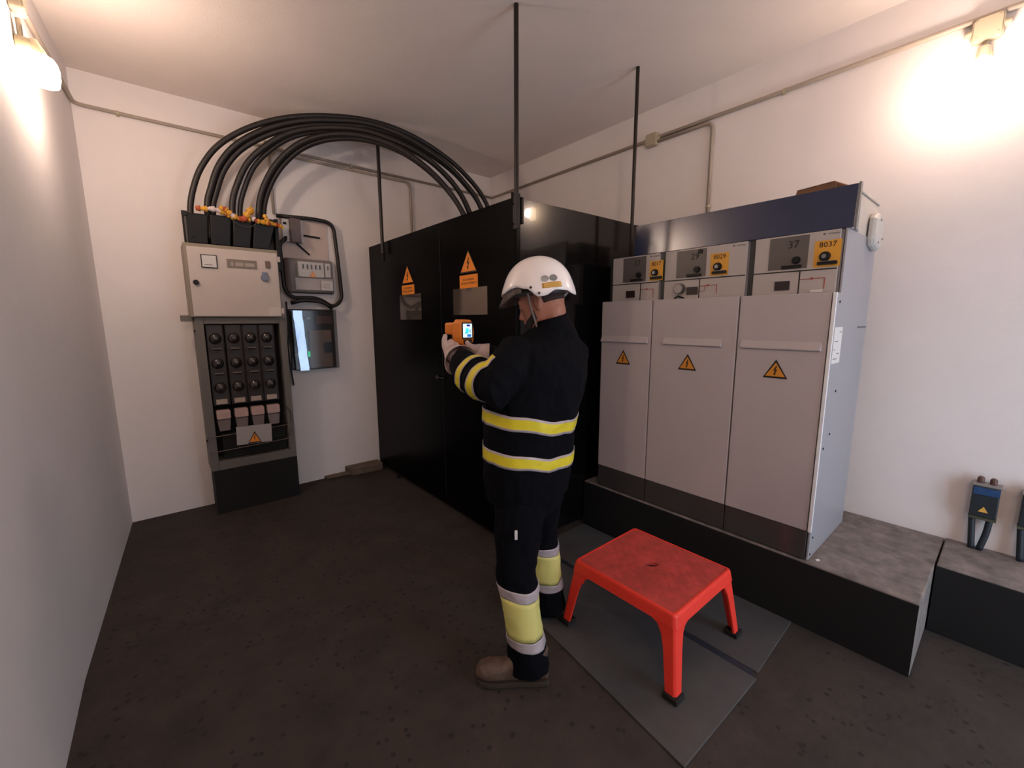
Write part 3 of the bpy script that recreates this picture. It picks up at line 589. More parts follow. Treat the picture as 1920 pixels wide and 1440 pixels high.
# ------------------------------------------------------------------ cable terminations on the right wall
FW = Fr((RX, 0, 0), (0, -1, 0), (0, 0, 1))
def termination(y, label):
    t = thing('cable_termination', (RX - .04, y, .36), label, 'cable termination', 'blue cable terminations low on the right wall')
    m_ = MB(); m_.fpoly(FW, rrect(-y - .049, -y + .049, .545, .712, .012), .0005, .07, 0); m_.obj('box', mat('term_box', '#2c3338', .3, var=.2), t, bevel=.005)
    m_ = MB(); m_.fbox(FW, -y - .044, -y + .049, .668, .706, .0705, .075, 0); m_.obj('blue_band', mat('term_blue', '#2a4c78', .35, var=.4, vscale=30), t)
    m_ = MB(); m_.fbox(FW, -y - .054, -y + .054, .7125, .724, .01, .075); m_.obj('top_rim', mat('rim_grey', '#85807d', .5), t, bevel=.003)
    m_ = MB()
    for k in (-.025, .02): m_.tube([FW.p(-y + k, .728, .04), FW.p(-y + k, .745, .04)], .014, 10, round_caps=True)
    m_.obj('stud', mat('stud_brown', '#5b4038', .5), t)
    m_ = MB(); m_.fpoly(FW, [(-y - .018, .575), (-y + .018, .575), (-y, .605)], .0705, .073); m_.obj('warning_sticker', mat('sticker_pale', '#d9a94e', .5), t)
    m_ = MB(); m_.fbox(FW, -y - .05, -y + .05, .53, .544, .005, .066); m_.obj('bottom_rim', mat('rim_olive', '#4b4b3b', .5), t)
    for k in (-.036, .028): MB().tube(catmull([FW.p(-y + k, .53, .035), FW.p(-y + k * .8, .45, .04), FW.p(-y + k * .45 - .005, .361, .05)], 5), .0135, 12).obj('cable', mat('cable_slate', '#20272e', .5), t, smooth=True)
termination(.02, 'blue and dark cable termination on the right wall, fully in view')
termination(-.15, 'blue and dark cable termination cut off by the right edge of the view')

# ------------------------------------------------------------------ red step stool
RED = mat('stool_red', '#f03c2c', .5, var=.04, vscale=6); REDT = mat('stool_top_red', '#c9473f', .7, var=.25, vscale=18, dark='#a03a34')
st = thing('step_stool', (1.81, 1.06, 0), 'red plastic step stool with four splayed legs and a worn top', 'step stool')
SX0, SX1, SY0, SY1, SH = 1.535, 2.06, .785, 1.335, .362
def stool_rim():
    m_ = MB(); f = fz
    def ring(e, z, n=6): return [(SX0 - e + 0, SY0 - e), (SX1 + e, SY1 + e)], z
    R_ = []
    for e, z, r in ((.012, SH - .055, .022), (.004, SH - .01, .020), (.001, SH - .003, .019), (-.004, SH, .016)):
        R_.append([f.p(a, b, z) for a, b in rrect(SX0 - e, SX1 + e, SY0 - e, SY1 + e, r)])
    for e, z, r in ((-.012, SH - .0, .016), (-.012, SH - .006, .016), (-.012, SH - .055, .016)): R_.append([f.p(a, b, z) for a, b in rrect(SX0 - e, SX1 + e, SY0 - e, SY1 + e, r)])
    R_.append(R_[0]); m_.rings(R_, caps=False); return m_
stool_rim().obj('rim', RED, st)
# top with hand slot: two rings of quads around a slot
m_ = MB(); N = 24; cx, cy = (SX0 + SX1) / 2, (SY0 + SY1) / 2
outer = rrect(SX0 + .011, SX1 - .011, SY0 + .011, SY1 - .011, .018); n_o = len(outer)
def slot_pt(a, b):
    p = math.atan2(b - cy, a - cx); q = p + .70; r = .036 * .019 / math.sqrt((.019 * math.cos(q)) ** 2 + (.036 * math.sin(q)) ** 2); return (cx + r * math.cos(p), cy + r * math.sin(p))
ou = []
hw, hh = (SX1 - SX0) / 2 - .011, (SY1 - SY0) / 2 - .011
for k in range(96):
    p = 2 * PI * k / 96; c_, s_ = math.cos(p), math.sin(p); r = min(hw / max(1e-6, abs(c_)), hh / max(1e-6, abs(s_))); ou.append((cx + r * c_ * .999, cy + r * s_ * .999))
sl = [slot_pt(a, b) for a, b in ou]
R_ = [[(x, y, SH - .018) for x, y in sl], [(x, y, SH - .002) for x, y in sl]]
R_ += [[(a + (c - a) * t, b + (d - b) * t, SH - .0015) for (a, b), (c, d) in zip(sl, ou)] for t in (.15, .5, 1)]
R_ += [[(x, y, SH - .018) for x, y in ou]]; R_.append(R_[0])
m_.rings(R_, caps=False); tp = m_.obj('top', REDT, st)
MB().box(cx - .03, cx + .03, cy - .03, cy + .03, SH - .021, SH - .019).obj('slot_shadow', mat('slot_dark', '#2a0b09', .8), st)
m_ = MB()
for k in range(-9, 10):   # raised anti-slip ribs, diagonal
    for q in range(-9, 10):
        x = cx + (k + q) * .028; y = cy + (k - q) * .028
        if SX0 + .05 < x < SX1 - .05 and SY0 + .05 < y < SY1 - .05 and (abs(x - cx) > .045 or abs(y - cy) > .045):
            m_.fpoly(Fr((x, y, SH - .0016), (.6, .8, 0), (-.8, .6, 0)), [(-.012, -.0012), (.012, -.0012), (.012, .0012), (-.012, .0012)], 0, .0008)
m_.obj('anti_slip_ribs', REDT, st)
for sx, sy in ((0, 0), (1, 0), (1, 1), (0, 1)):
    X = (SX0, SX1)[sx]; Y = (SY0, SY1)[sy]; dx = (1, -1)[sx]; dy = (1, -1)[sy]
    # L-section leg, wide at the top, splayed outwards
    def sec(z, off, wd):
        x0 = X - dx * off; y0 = Y - dy * off; th = .014
        P_ = [(x0 + dx * .010, y0), (x0 + dx * wd, y0), (x0 + dx * wd, y0 + dy * th), (x0 + dx * (th + .014), y0 + dy * th), (x0 + dx * th, y0 + dy * (th + .014)), (x0 + dx * th, y0 + dy * wd), (x0, y0 + dy * wd), (x0, y0 + dy * .010)]
        return [(a, b, z) for a, b in P_]
    m_ = MB(); m_.rings([sec(.03, .045, .050), sec(.2, .022, .058), sec(.285, .010, .070), sec(.308, .008, .095), sec(SH - .012, .002, .125)]); m_.obj('leg', RED, st, bevel=.003)
    m_ = MB(); x0 = X - dx * .049; y0 = Y - dy * .049
    xa, xb = sorted((x0 - dx * .004, x0 + dx * .054)); ya, yb = sorted((y0 - dy * .004, y0 + dy * .054))
    m_.box(xa - .004, xb + .004, ya - .004, yb + .004, .009, .034); m_.obj('rubber_foot', BLKM, st, bevel=.004)
    # curved gussets between leg and rim
    m_ = MB()
    for ax in (0, 1):
        wd = .09
        if ax == 0: f = Fr((X, Y - dy * .009, 0), (dx, 0, 0), (0, 0, 1))
        else: f = Fr((X - dx * .009, Y, 0), (0, dy, 0), (0, 0, 1))
        pts = [(wd + .06, SH - .05), (wd + .015, SH - .055), (wd - .018, SH - .072), (.055, SH - .11), (.05, SH - .04)]
        s_ = 1 if (f.n.y * dy > 0 or f.n.x * dx > 0) else -1
        m_.fpoly(f, pts, 0, s_ * .012)
    m_.obj('gusset', RED, st)

# ------------------------------------------------------------------ the worker
Rv = Vector((math.cos(YAW), -math.sin(YAW), 0)); Fv = Vector((math.sin(YAW), math.cos(YAW), 0))
def W(u, v, z): return Rv * u + Fv * v + Vector((0, 0, z))
per = thing('person', W(.10, 1.85, 0), 'person in navy work clothes with yellow bands and white helmet, holding up an orange camera', 'person')
NAVY = mat('navy_cloth', '#06070d', .9, bump=.15, bscale=300, spec=.12)
SKIN = mat('skin', '#a06a55', .55, var=.08, vscale=30)
th = math.radians(45); fd = (-math.cos(th), math.sin(th)); ld = (-math.sin(th), -math.cos(th))
def oval(c, z, a, b, fdir, n=36, e=2.3):
    L = (-fdir[1], fdir[0]) ; L = (-(fdir[1]), fdir[0]); out = []
    for k in range(n):
        t = 2 * PI * k / n; ca, sa = math.cos(t), math.sin(t)
        x = a * math.copysign(abs(ca) ** (2 / e), ca); y = b * math.copysign(abs(sa) ** (2 / e), sa)
        out.append(W(c[0] + L[0] * x + fdir[0] * y, c[1] + L[1] * x + fdir[1] * y, z))
    return out
def oval_pts(rows): return [oval(c, z, a, b, fd) for z, c, a, b in rows]
TORSO = [(.775, (.068, 1.85), .19, .14), (.80, (.07, 1.85), .20, .15), (.88, (.072, 1.85), .215, .158), (.98, (.075, 1.855), .225, .163), (1.10, (.082, 1.86), .236, .168), (1.22, (.10, 1.865), .242, .175), (1.33, (.122, 1.87), .243, .175), (1.42, (.137, 1.87), .225, .162), (1.475, (.15, 1.87), .185, .132), (1.515, (.163, 1.872), .13, .10), (1.54, (.172, 1.873), .09, .082)]
# body (continuous: neck, trunk, limbs) and head
hd_a, hd_t = math.radians(23), math.radians(22)
hF = (Rv * -math.cos(hd_a) + Fv * math.sin(hd_a)) * math.cos(hd_t) + Vector((0, 0, -math.sin(hd_t)))
hF.normalize(); hL = Vector((0, 0, 1)).cross(hF).normalized(); hU = hF.cross(hL).normalized()
HC = W(.128, 1.88, 1.655)
def HP(f, l, u): return HC + hF * f + hL * l + hU * u
body = MB()
# head: horizontal sections (height u, centre f, half length, half width)
HS = [(-.128, .050, .022, .020), (-.122, .046, .040, .034), (-.105, .036, .058, .047), (-.085, .022, .074, .056), (-.06, .006, .088, .064), (-.03, -.004, .097, .070), (0, -.008, .100, .074), (.03, -.010, .101, .076), (.06, -.012, .096, .073), (.085, -.012, .082, .062), (.105, -.012, .055, .042), (.115, -.012, .02, .015)]
body.rings([[HP(cf + a * math.cos(t) - (.0 if math.cos(t) > 0 else 0), b * math.sin(t) * (1 - .12 * max(0, math.cos(t)) ** 2), u) for t in [2 * PI * k / 32 for k in range(32)]] for u, cf, a, b in HS])
# nose, brow, lips, chin, ears
body.tube([HP(.088, 0, .02), HP(.100, 0, -.01), HP(.112, 0, -.032), HP(.098, 0, -.040)], [.008, .010, .013, .010], 10, round_caps=True)
for s_ in (-1, 1):
    body.tube([HP(.084, s_ * .014, .028), HP(.078, s_ * .04, .030)], [.010, .009], 8, round_caps=True)
    body.sphere(HP(.080, s_ * .032, .008), .012, nu=10, nv=8)
    body.tube([HP(.002, s_ * .074, .014), HP(-.010, s_ * .086, .026), HP(-.024, s_ * .091, .018), HP(-.026, s_ * .090, -.002), HP(-.016, s_ * .086, -.020), HP(-.002, s_ * .078, -.032), HP(.004, s_ * .074, -.02)], [.007, .008, .008, .008, .008, .009, .006], 8, round_caps=True); body.sphere(HP(-.010, s_ * .076, .0), (.016, .016, .024), nu=10, nv=8)
body.tube([HP(.092, -.02, -.065), HP(.100, 0, -.063), HP(.092, .02, -.065)], [.007, .010, .007], 8, round_caps=True)
body.sphere(HP(.078, 0, -.100), .022, nu=10, nv=8)
body.tube([HP(-.035, 0, -.05), W(.180, 1.88, 1.56), W(.168, 1.873, 1.50), W(.15, 1.87, 1.42)], [.060, .060, .064, .075], 18, round_caps=True)
body.rings(oval_pts([(z, c, a * .8, b * .8) for z, c, a, b in TORSO[2:9]]))
body.tube([HP(-.035, 0, -.03), HP(-.04, 0, -.05)], .055, 12, round_caps=True)
LSH, LEL, LWR = W(.005, 1.735, 1.43), W(-.062, 1.605, 1.31), W(-.232, 1.865, 1.405)
RSH, REL, RWR = W(.275, 2.0, 1.42), W(.15, 2.16, 1.27), W(-.135, 1.985, 1.415)
body.tube([W(.10, 1.82, 1.42), LSH, LEL, LWR, W(-.255, 1.91, 1.43)], [.06, .05, .045, .032, .03], 12, round_caps=True)
body.tube([W(.20, 1.93, 1.42), RSH, REL, RWR, W(-.155, 1.965, 1.43)], [.06, .05, .045, .032, .03], 12, round_caps=True)
LHIP, LKN, LAN = W(.035, 1.79, .86), W(.015, 1.70, .50), W(.072, 1.655, .10)
RHIP, RKN, RAN = W(.13, 1.93, .86), W(.142, 2.00, .50), W(.192, 2.065, .10)
for h, k, a in ((LHIP, LKN, LAN), (RHIP, RKN, RAN)):
    body.tube([h + Vector((0, 0, .06)), h, k, a, a - Vector((0, 0, .04))], [.10, .095, .058, .042, .04], 14, round_caps=True)
bm_ = blob(body, .006, 3, 'body')
link('body', bm_, SKIN, per, smooth=True)
# eyes, brows, beard and short hair
for s_ in (-1, 1):
    m_ = MB(); m_.sphere(HP(.0835, s_ * .031, .008), .0085, nu=12, nv=8); m_.obj('eye', mat('eye_white', '#b8aea8', .2), per, smooth=True)
bvh_b = BVHTree.FromPolygons([v.co for v in bm_.vertices], [tuple(p.vertices) for p in bm_.polygons])
def patch(bvh, centre, dirs, off, name, mats, parent, thick=.003, smooth=True, inv=False):
    """grid of directions cast from a centre onto a surface; the hits form a fitted patch"""
    m_ = MB(); R_ = []
    for row in dirs:
        r = []
        for d in row:
            d = Vector(d).normalized(); hit = bvh.ray_cast(centre, d)
            p = hit[0] if hit[0] is not None and (hit[0] - centre).length < .15 else centre + d * .11
            r.append(p + d * off)
        R_.append(r)
    m_.rings(R_, caps=False, closed=False); o = m_.obj(name, mats, parent, smooth=smooth)
    so = o.modifiers.new('s', 'SOLIDIFY'); so.thickness = thick; so.offset = 1 if not inv else -1
    return o
HAIR = mat('dark_hair', '#171010', .8, bump=.5, bscale=400)
rows = []
for i in range(9):
    el = math.radians(-62 + 50 * i / 8)
    lim = math.radians(100)
    rows.append([hF * math.cos(el) * math.cos(a) + hL * math.cos(el) * math.sin(a) + hU * math.sin(el) for a in [lim * (-1 + 2 * k / 22) for k in range(23)] ])
# beard: jaw line only (front arc, low elevations)
rows = []
for i in range(7):
    rr = []
    for k in range(23):
        a = math.radians(-80 + 160 * k / 22); lo = -60 + 14 * abs(a) / 1.4; hi = -33 - 4 * math.cos(a) + 30 * max(0, abs(a) - 1.0)
        el = math.radians(lo + (hi - lo) * i / 6); rr.append(hF * math.cos(el) * math.cos(a) + hL * math.cos(el) * math.sin(a) + hU * math.sin(el))
    rows.append(rr)
patch(bvh_b, HC + hF * .01, rows, .0005, 'beard', HAIR, per, .005)
rows = []
for i in range(8):
    rr = []
    for k in range(27):
        a = math.radians(112 + 136 * k / 26); lo = -14; hi = 40
        el = math.radians(lo + (hi - lo) * i / 7); rr.append(hF * math.cos(el) * math.cos(a) + hL * math.cos(el) * math.sin(a) + hU * math.sin(el))
    rows.append(rr)
patch(bvh_b, HC - hF * .005, rows, .0003, 'hair', mat('cropped_hair', '#33201a', .8, bump=.3, bscale=400), per, .0015)

# jacket
jk = MB(); jk.rings(oval_pts(TORSO))
jk.tube([W(.09, 1.81, 1.39), LSH, W(-.03, 1.665, 1.365), LEL, W(-.12, 1.69, 1.335), W(-.185, 1.79, 1.37), W(-.222, 1.85, 1.398)], [.10, .088, .084, .078, .080, .075, .062], 20, round_caps=False)
jk.tube([W(.19, 1.93, 1.40), RSH, W(.22, 2.09, 1.34), REL, W(.02, 2.1, 1.33), RWR], [.10, .088, .084, .080, .075, .056], 20)
jk.tube([W(.192, 1.873, 1.49), W(.178, 1.876, 1.54), W(.166, 1.876, 1.588)], [.100, .086, .079], 22)
jm = blob(jk, .0075, 5, 'jacket'); wrinkle(jm, .010, 7, (1, 1, .55), 3.1); wrinkle(jm, .004, 22, (1, 1, .7), 9.)
jo = link('jacket', jm, NAVY, per, smooth=True)
bvh_j = BVHTree.FromPolygons([v.co for v in jm.vertices], [tuple(p.vertices) for p in jm.polygons])
BYEL = mat('hivis_yellow', '#dccb24', .55, bump=.1, bscale=200); BSIL = mat('reflective_silver', '#b3a8aa', .4, .1); PYEL = mat('trouser_yellow', '#d2cc78', .6)
def band(bvh, fn, ax, wd, name, mats, parent, n=72, rows=7, a0=0, a1=2 * PI, off=.004, edge=True, R=.6, reach=None):
    """fitted strip: fn(t) gives the centre-line origin and outward direction, ax the width direction"""
    m_ = MB(); R_ = []
    for j in range(rows):
        s = (j / (rows - 1) - .5) * wd; r = []
        for k in range(n):
            o, d = fn(a0 + (a1 - a0) * k / n if abs(a1 - a0 - 2 * PI) < 1e-6 else a0 + (a1 - a0) * k / (n - 1))
            o = o + ax * s; h = bvh.ray_cast(o, d)
            if h[0] is None or (reach and (h[0] - o).length > reach): p = o + d * (reach or .1)
            else: p = h[0]
            r.append(p + d * off)
        R_.append(r)
    closed = abs(a1 - a0 - 2 * PI) < 1e-6
    for j in range(rows - 1):
        m_.rings([R_[j], R_[j + 1]], m=(1 if edge and j in (0, rows - 2) else 0), caps=False, closed=closed)
    me = m_.mesh(name); bmx = bmesh.new(); bmx.from_mesh(me); bmesh.ops.remove_doubles(bmx, verts=bmx.verts, dist=1e-5); bmx.to_mesh(me); bmx.free()
    o = link(name, me, mats, parent, smooth=True); so = o.modifiers.new('s', 'SOLIDIFY'); so.thickness = .003; so.offset = 0; return o
def torso_fn(c, z, tiltl=0.):
    def fn(t):
        d = Rv * math.cos(t) + Fv * math.sin(t); dz = tiltl * (-math.cos(t)) + .005 * math.sin(3 * t + 1) + .003 * math.sin(7 * t)
        return W(c[0], c[1], z + dz), d
    return fn
Z = Vector((0, 0, 1))
band(bvh_j, torso_fn((.085, 1.862), 1.152, .032), Z, .062, 'hi_vis_band', [BYEL, BSIL], jo, n=110)
band(bvh_j, torso_fn((.078, 1.857), .992, .030), Z, .060, 'hi_vis_band', [BYEL, BSIL], jo, n=110)
def limb_fn(c, ax):
    e = ax.cross(Z).normalized(); g = ax.cross(e)
    return lambda t: (c, e * math.cos(t) + g * math.sin(t))
axl = (LWR - LEL).normalized()
for t_, w_ in ((.26, .048), (.55, .03)):
    band(bvh_j, limb_fn(LEL.lerp(LWR, t_), axl), axl, w_, 'sleeve_band', [BYEL, BSIL], jo, n=60, reach=.11)
axr = (RWR - REL).normalized()
band(bvh_j, limb_fn(REL.lerp(RWR, .6), axr), axr, .045, 'sleeve_band', [BYEL, BSIL], jo, n=60, reach=.11)

# trousers
tr = MB()
tr.rings(oval_pts([(.70, (.075, 1.85), .13, .11), (.76, (.072, 1.85), .175, .135), (.86, (.072, 1.85), .185, .14), (.95, (.075, 1.85), .18, .135)]))
def leg(h, k, a, s):
    tr.tube([h - Z * .02, h.lerp(k, .45), k, k.lerp(a, .3), k.lerp(a, .75), a - Z * .035], [.118, .106, .088, .081, .079, .090], 22)
leg(LHIP, LKN, LAN, 1); leg(RHIP, RKN, RAN, 1)
tm = blob(tr, .0075, 5, 'trousers'); wrinkle(tm, .011, 8, (1, 1, .7), 5.2); wrinkle(tm, .004, 20, (1, 1, .8), 2.)
to = link('trousers', tm, NAVY, per, smooth=True)
bvh_t = BVHTree.FromPolygons([v.co for v in tm.vertices], [tuple(p.vertices) for p in tm.polygons])
def leg_fn(k, a, z):
    t = (k.z - z) / (k.z - a.z); c = k.lerp(a, t)
    def fn(q):
        d = Rv * math.cos(q) + Fv * math.sin(q); return c + Z * (.006 * math.sin(2 * q)), d
    return fn
for k, a, z0 in ((LKN, LAN, .192), (RKN, RAN, .205)):
    for zz, ww, mm, nm in ((z0 + .02, .045, BSIL, 'silver_band'), (z0 + .13, .165, PYEL, 'yellow_band'), (z0 + .237, .045, BSIL, 'silver_band')):
        band(bvh_t, leg_fn(k, a, zz), Z, ww, nm, [mm], to, n=56, rows=9, edge=False, reach=.14, off=.0025)
h = bvh_t.ray_cast(LHIP.lerp(LKN, .45) , (-Fv * .98 + Rv * -.1).normalized())
pt = h[0] if h[0] is not None else LHIP
f = Fr(pt - Fv * .003, Rv + Fv * .05, (0, 0, 1)); m_ = MB(); m_.fpoly(f, rrect(-.006, .006, -.02, .02, .002), -.001, .004); tag(m_.obj('pocket_tag', LABELW, to), 'small white pocket tag')

# boots
BOOT = mat('boot_leather', '#5e4a3d', .6, var=.3, vscale=20, bump=.3, bscale=60); SOLE = mat('boot_sole', '#33291f', .8)
def boot(heel, ang, L=.30):
    d = -Rv * math.cos(ang) + Fv * math.sin(ang); s = Vector((0, 0, 1)).cross(d)
    m_ = MB(); secs = [(-.008, .026, .035, .05), (.0, .034, .046, .085), (.03, .040, .052, .13), (.07, .040, .054, .145), (.12, .040, .05, .115), (.17, .044, .052, .090), (.22, .049, .050, .080), (.26, .047, .045, .078), (.29, .038, .034, .068), (.306, .022, .02, .048)]
    R_ = []
    for x, wd, _, h in secs:
        R_.append([heel + d * x + s * (wd * math.copysign(abs(math.cos(t)) ** .8, math.cos(t))) + Z * max(.022, .022 + (h - .0) * (.5 + .5 * math.sin(t)) * 1.0) for t in [2 * PI * k / 20 for k in range(20)]])
    m_.rings(R_); m_.tube([heel + d * .045 + Z * .08, heel + d * .04 + Z * .17], [.046, .05], 18)
    me = blob(m_, .006, 3, 'boot'); wrinkle(me, .003, 25, seed=1.)
    o = link('boot', me, BOOT, per, smooth=True)
    m_ = MB(); prof = [(x, wd + .003) for x, wd, _, _ in secs]; pl = [(x - .003, wd) for x, wd in prof] + [(x - .003, -wd) for x, wd in reversed(prof)]
    m_.fpoly(Fr(heel, d, s), pl, .0085, .03); m_.obj('sole', SOLE, o, bevel=.003)
    m_ = MB()
    for i in range(4):
        x = .10 + i * .022; zz = .135 - i * .017; m_.tube([heel + d * x + s * .018 + Z * zz, heel + d * (x + .008) + Z * (zz + .004), heel + d * (x) - s * .018 + Z * zz], .0025, 6)
    m_.obj('lace', mat('lace', '#5a4c40', .8), o)
boot(W(.145, 1.65, 0), .0); boot(W(.238, 2.075, 0), .3)

# helmet
helm = bpy.data.objects.new('helmet', None); helm.location = HC; C.objects.link(helm); helm.parent = per; helm.matrix_parent_inverse = world(per).inverted()
ht = math.radians(5); gF = (Rv * -math.cos(hd_a) + Fv * math.sin(hd_a)) * math.cos(ht) + Vector((0, 0, -math.sin(ht))); gL = Z.cross(gF).normalized(); gU = gF.cross(gL)
GC = W(.118, 1.882, 1.688)
HELM = mat('helmet_white', '#f4eeeb', .25, coat=.4)
def edge_z(a):  # a from the front
    a = abs((a + PI) % (2 * PI) - PI); d = math.degrees(a)
    pts = [(0, .006), (35, .012), (70, .030), (88, .018), (106, -.018), (116, -.017), (132, .004), (152, .0), (168, -.014), (180, -.018)]
    for (x0, y0), (x1, y1) in zip(pts, pts[1:]):
        if x0 <= d <= x1: t = (d - x0) / (x1 - x0); t = t * t * (3 - 2 * t); return y0 + (y1 - y0) * t
    return 0
m_ = MB(); R_ = []; NA = 72
for i in range(19):
    t = i / 18; r = []
    for k in range(NA):
        a = 2 * PI * k / NA; ez = edge_z(a); A = .160 if math.cos(a) > 0 else .156; B = .132
        Hh = .163
        lat0 = math.asin(max(-1, min(1, ez / Hh))); la = PI / 2 - .001 - (PI / 2 - lat0) * t; cl = math.cos(la) ** .93
        flare = 1 + .05 * max(0, t - .8) / .2 * (1 if abs(math.cos(a)) > .5 else .3)
        ridge = .004 * math.exp(-((a if a < PI else a - 2 * PI) / .25) ** 2) * (1 - t) * min(1, t * 5)
        r.append(GC + gF * (A * cl * math.cos(a) * flare) + gL * (B * cl * math.sin(a) * flare) + gU * (Hh * math.sin(la) + ridge))
    R_.append(r)
m_.rings(R_, caps=False); m_.add(R_[0], [tuple(range(NA))])
sh = m_.mesh('shell'); bvh_h = BVHTree.FromPolygons([v.co for v in sh.vertices], [tuple(p.vertices) for p in sh.polygons])
so_ = link('shell', sh, HELM, helm, smooth=True); so = so_.modifiers.new('s', 'SOLIDIFY'); so.thickness = .004; so.offset = -1
m_ = MB(); R_ = []
for i in range(8):
    t = i / 7; r = []
    for k in range(37):
        a = math.radians(-78 + 156 * k / 36); top = edge_z(a) + .006; q = math.cos(a)
        r.append(GC + gF * ((.156 + .034 * t * q) * math.cos(a)) + gL * ((.124 + .004 * t) * math.sin(a)) + gU * (top - .042 * t * max(.05, q) ** .6 - .012 * t))
    R_.append(r)
m_.rings(R_, caps=False, closed=False); vo = m_.obj('visor', mat('visor_clear', '#6e5f58', .12, alpha=.42), helm, smooth=True); so = vo.modifiers.new('s', 'SOLIDIFY'); so.thickness = .002
def on_helm(a, el, off=.0):
    d = (gF * math.cos(a) * math.cos(el) + gL * math.sin(a) * math.cos(el) + gU * math.sin(el)).normalized(); h = bvh_h.ray_cast(GC + d * .5, -d); return h[0] + d * off, d
def helm_patch(a0, a1, e0, e1, name, m, n=8, off=.0012, shape=None):
    mm = MB(); R_ = []
    for i in range(n):
        R_.append([on_helm(a0 + (a1 - a0) * k / (n - 1), e0 + (e1 - e0) * i / (n - 1), off)[0] for k in range(n)])
    mm.rings(R_, caps=False, closed=False); o = mm.obj(name, m, helm, smooth=True); so = o.modifiers.new('s', 'SOLIDIFY'); so.thickness = .001; return o
D = math.radians
helm_patch(D(116), D(148), D(5), D(14), 'yellow_sticker', mat('helmet_sticker', '#c99c4a', .5))
for a in (122, 137):
    m_ = MB(); R_ = [[on_helm(D(a) + D(7 * k) * math.cos(q), D(21) + D(5.5 * k) * math.sin(q), .0012)[0] for q in [2 * PI * j / 18 for j in range(18)]] for k in (.02, .5, 1)]
    m_.rings(R_, caps=False); o = m_.obj('round_sticker', mat('emblem_grey', '#8f9092', .35, .3, var=.35, vscale=40), helm); so = o.modifiers.new('s', 'SOLIDIFY'); so.thickness = .001
for a, e in ((96, 9), (110, -2)):
    p, d = on_helm(D(a), D(e)); MB().cyl(p - d * .002, p + d * .003, .0055, n=12).obj('rivet', mat('rivet', '#4a4545', .4, .6), helm)
# inner headband and chin strap
m_ = MB(); m_.rings([[GC + gF * (.112 * math.cos(a) - .006) + gL * (.086 * math.sin(a)) + gU * z for a in [2 * PI * k / 36 for k in range(36)]] for z in (-.006, .022)], caps=False)
o = m_.obj('headband', mat('headband_grey', '#45403f', .5), helm, smooth=True); so = o.modifiers.new('s', 'SOLIDIFY'); so.thickness = .002
for s_ in (1, -1):
    P = [GC + gF * .01 + gL * s_ * .11 + gU * .0, HP(.022, s_ * .084, -.005), HP(.03, s_ * .072, -.06), HP(.042, s_ * .045, -.118), HP(.05, 0, -.136)]
    MB().tube(catmull(P, 5), .0045, 8).obj('chin_strap', mat('strap_grey', '#6f6762', .7), helm)

# gloves
GLV = mat('leather_glove', '#c7b2ad', .7, var=.08, vscale=25, bump=.2, bscale=120)
def glove(parts, cuff, name='glove', label=None):
    m_ = MB()
    for P, r in parts: m_.tube([W(*p) for p in P], r, 12, round_caps=True)
    me = blob(m_, .0032, 3, name); o = link(name, me, GLV, per, smooth=True)
    if label: tag(o, label)
    P, r = cuff; m_ = MB(); R_ = []
    pts = [W(*p) for p in P]; ax = (pts[-1] - pts[0]).normalized(); e = ax.cross(Z).normalized(); g = ax.cross(e)
    for p, q in zip(pts, r): R_.append([p + (e * math.cos(t) + g * math.sin(t)) * q + ax * (.006 * math.sin(2 * t) if p is pts[-1] else 0) for t in [2 * PI * k / 28 for k in range(28)]])
    m_.rings(R_, caps=False); c = m_.obj('gauntlet', GLV, o, smooth=True); so = c.modifiers.new('s', 'SOLIDIFY'); so.thickness = .003; so.offset = 0
    return o
# left hand: fist round the pistol grip, thumb up
glove([([(-.240, 1.875, 1.408), (-.262, 1.90, 1.425), (-.278, 1.925, 1.445), (-.280, 1.94, 1.462)], [.032, .036, .036, .030]),
       ([(-.290, 1.915, 1.44), (-.302, 1.915, 1.465), (-.306, 1.92, 1.490), (-.302, 1.925, 1.508)], [.020, .016, .0125, .011]),
       ([(-.290, 1.945, 1.475), (-.285, 1.985, 1.483), (-.262, 2.00, 1.478), (-.250, 1.985, 1.472)], [.013, .0115, .011, .010]),
       ([(-.283, 1.947, 1.455), (-.276, 1.985, 1.460), (-.252, 1.998, 1.456), (-.242, 1.982, 1.450)], [.013, .0115, .011, .010]),
       ([(-.275, 1.947, 1.436), (-.266, 1.982, 1.438), (-.243, 1.992, 1.434), (-.234, 1.975, 1.430)], [.013, .011, .0105, .0095]),
       ([(-.262, 1.945, 1.420), (-.254, 1.975, 1.420), (-.236, 1.984, 1.418), (-.228, 1.97, 1.416)], [.012, .010, .0095, .009])],
      ([(-.272, 1.913, 1.436), (-.252, 1.887, 1.420), (-.230, 1.858, 1.404)], [.037, .052, .074]))
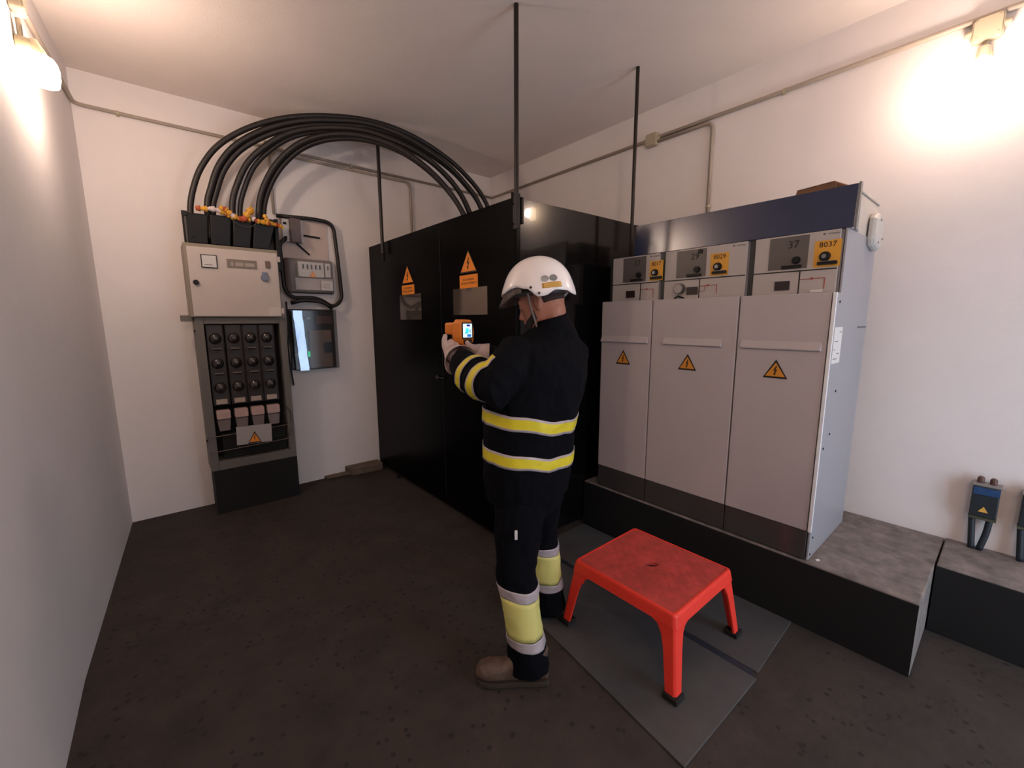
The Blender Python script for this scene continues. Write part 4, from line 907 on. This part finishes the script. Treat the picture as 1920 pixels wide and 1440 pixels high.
# right hand: palm up under the body of the camera, fingers pointing left
glove([([(-.140, 1.975, 1.425), (-.165, 1.965, 1.434), (-.190, 1.958, 1.442)], [.028, .033, .030]),
       ([(-.170, 1.935, 1.446), (-.190, 1.925, 1.462), (-.202, 1.922, 1.478)], [.015, .0125, .011]),
       ([(-.195, 1.94, 1.446), (-.225, 1.93, 1.452), (-.246, 1.925, 1.460), (-.252, 1.925, 1.472)], [.012, .0115, .011, .0095]),
       ([(-.198, 1.955, 1.444), (-.230, 1.948, 1.450), (-.252, 1.945, 1.458), (-.258, 1.945, 1.470)], [.0125, .012, .011, .0095]),
       ([(-.196, 1.972, 1.442), (-.226, 1.968, 1.447), (-.246, 1.966, 1.455), (-.252, 1.966, 1.466)], [.012, .0115, .0105, .009]),
       ([(-.190, 1.986, 1.440), (-.214, 1.986, 1.445), (-.230, 1.985, 1.453), (-.235, 1.985, 1.462)], [.011, .0105, .0095, .0085])],
      ([(-.172, 1.965, 1.436), (-.150, 1.972, 1.428), (-.122, 1.982, 1.418)], [.034, .042, .055]))

# thermal camera
TCO = mat('camera_orange', '#d77a1e', .45); TCB = mat('camera_black', '#15120f', .6)
tc = thing('thermal_camera', W(-.215, 1.965, 1.46), 'orange thermal imaging camera with lit screen held in the gloved hands', 'camera')
td = (Rv * -.74 + Fv * .67).normalized(); tr_ = td.cross(Z).normalized(); tu = tr_.cross(td)
RC = W(-.205, 1.955, 1.523)   # centre of the rear face
fr = Fr(RC, tr_, tu)          # n = rear-facing normal
assert fr.n.dot(td) < 0
m_ = MB(); oct_ = [(-.036, -.048), (-.020, -.062), (.020, -.062), (.040, -.044), (.046, 0), (.038, .040), (.026, .058), (-.026, .060), (-.042, .044), (-.044, -.02)]
m_.rings([[fr.p(a * k, b * k, c) for a, b in oct_] for k, c in ((.88, -.062), (1, -.05), (1, -.008), (.94, 0))]); m_.obj('housing', TCO, tc, bevel=.003)
m_ = MB(); m_.rings([[fr.p(a, b + .012, c) for a, b in rrect(-.030 * k, .030 * k, -.030 * k + .006, .034 * k, .012)] for k, c in ((1, -.05), (1, -.10), (.96, -.125), (.8, -.13))]); m_.obj('lens_barrel', TCO, tc, bevel=.002)
m_ = MB(); m_.cyl(fr.p(0, .018, -.128), fr.p(0, .018, -.138), .022, .020, 20); m_.obj('lens', TCB, tc)
m_ = MB(); m_.rings([[fr.p(a, b, c) for a, b in rrect(-.013, .013, -.095, -.0, .006)] for c in (-.062, -.098)]); m_.hexa([fr.p(-.012, -.02, -.05), fr.p(.012, -.02, -.05), fr.p(.012, -.10, -.02), fr.p(-.012, -.10, -.02), fr.p(-.012, -.02, -.10), fr.p(.012, -.02, -.10), fr.p(.012, -.10, -.055), fr.p(-.012, -.10, -.055)])
m_.obj('pistol_grip', TCB, tc, bevel=.004)
m_ = MB(); m_.fpoly(fr, rrect(-.033, .033, -.028, .046, .004), .0003, .003, 0); m_.fpoly(fr, [(-.02, -.052), (.022, -.052), (.028, -.031), (-.026, -.031)], .0003, .004, 0); m_.obj('screen_bezel', TCB, tc, bevel=.001)
m_ = MB(); m_.fbox(fr, -.028, .026, -.022, .040, .0032, .0038, 0); m_.fbox(fr, -.006, .014, .028, .037, .0038, .0042, 1); m_.fbox(fr, -.004, .020, -.020, -.008, .0038, .0042, 2); m_.fpoly(fr, [(-.016, -.006), (.004, -.004), (.008, .012), (.002, .022), (-.012, .018)], .0038, .0041, 3); m_.fbox(fr, .012, .016, -.002, .014, .0038, .0042, 1); m_.fbox(fr, -.014, -.010, -.004, .004, .0041, .0044, 4)
m_.obj('screen', [mat('screen_pale', '#c8e8ff', .3, emit='#cfe9ff', estr=1.0), mat('screen_navy', '#1a2a80', .3, emit='#2030a0', estr=.5), mat('screen_blue', '#2a70c0', .3, emit='#2f7fd0', estr=.8), mat('screen_cyan', '#40d8e8', .3, emit='#45dcf0', estr=.9), mat('screen_green', '#208040', .3, emit='#208040', estr=.6)], tc)
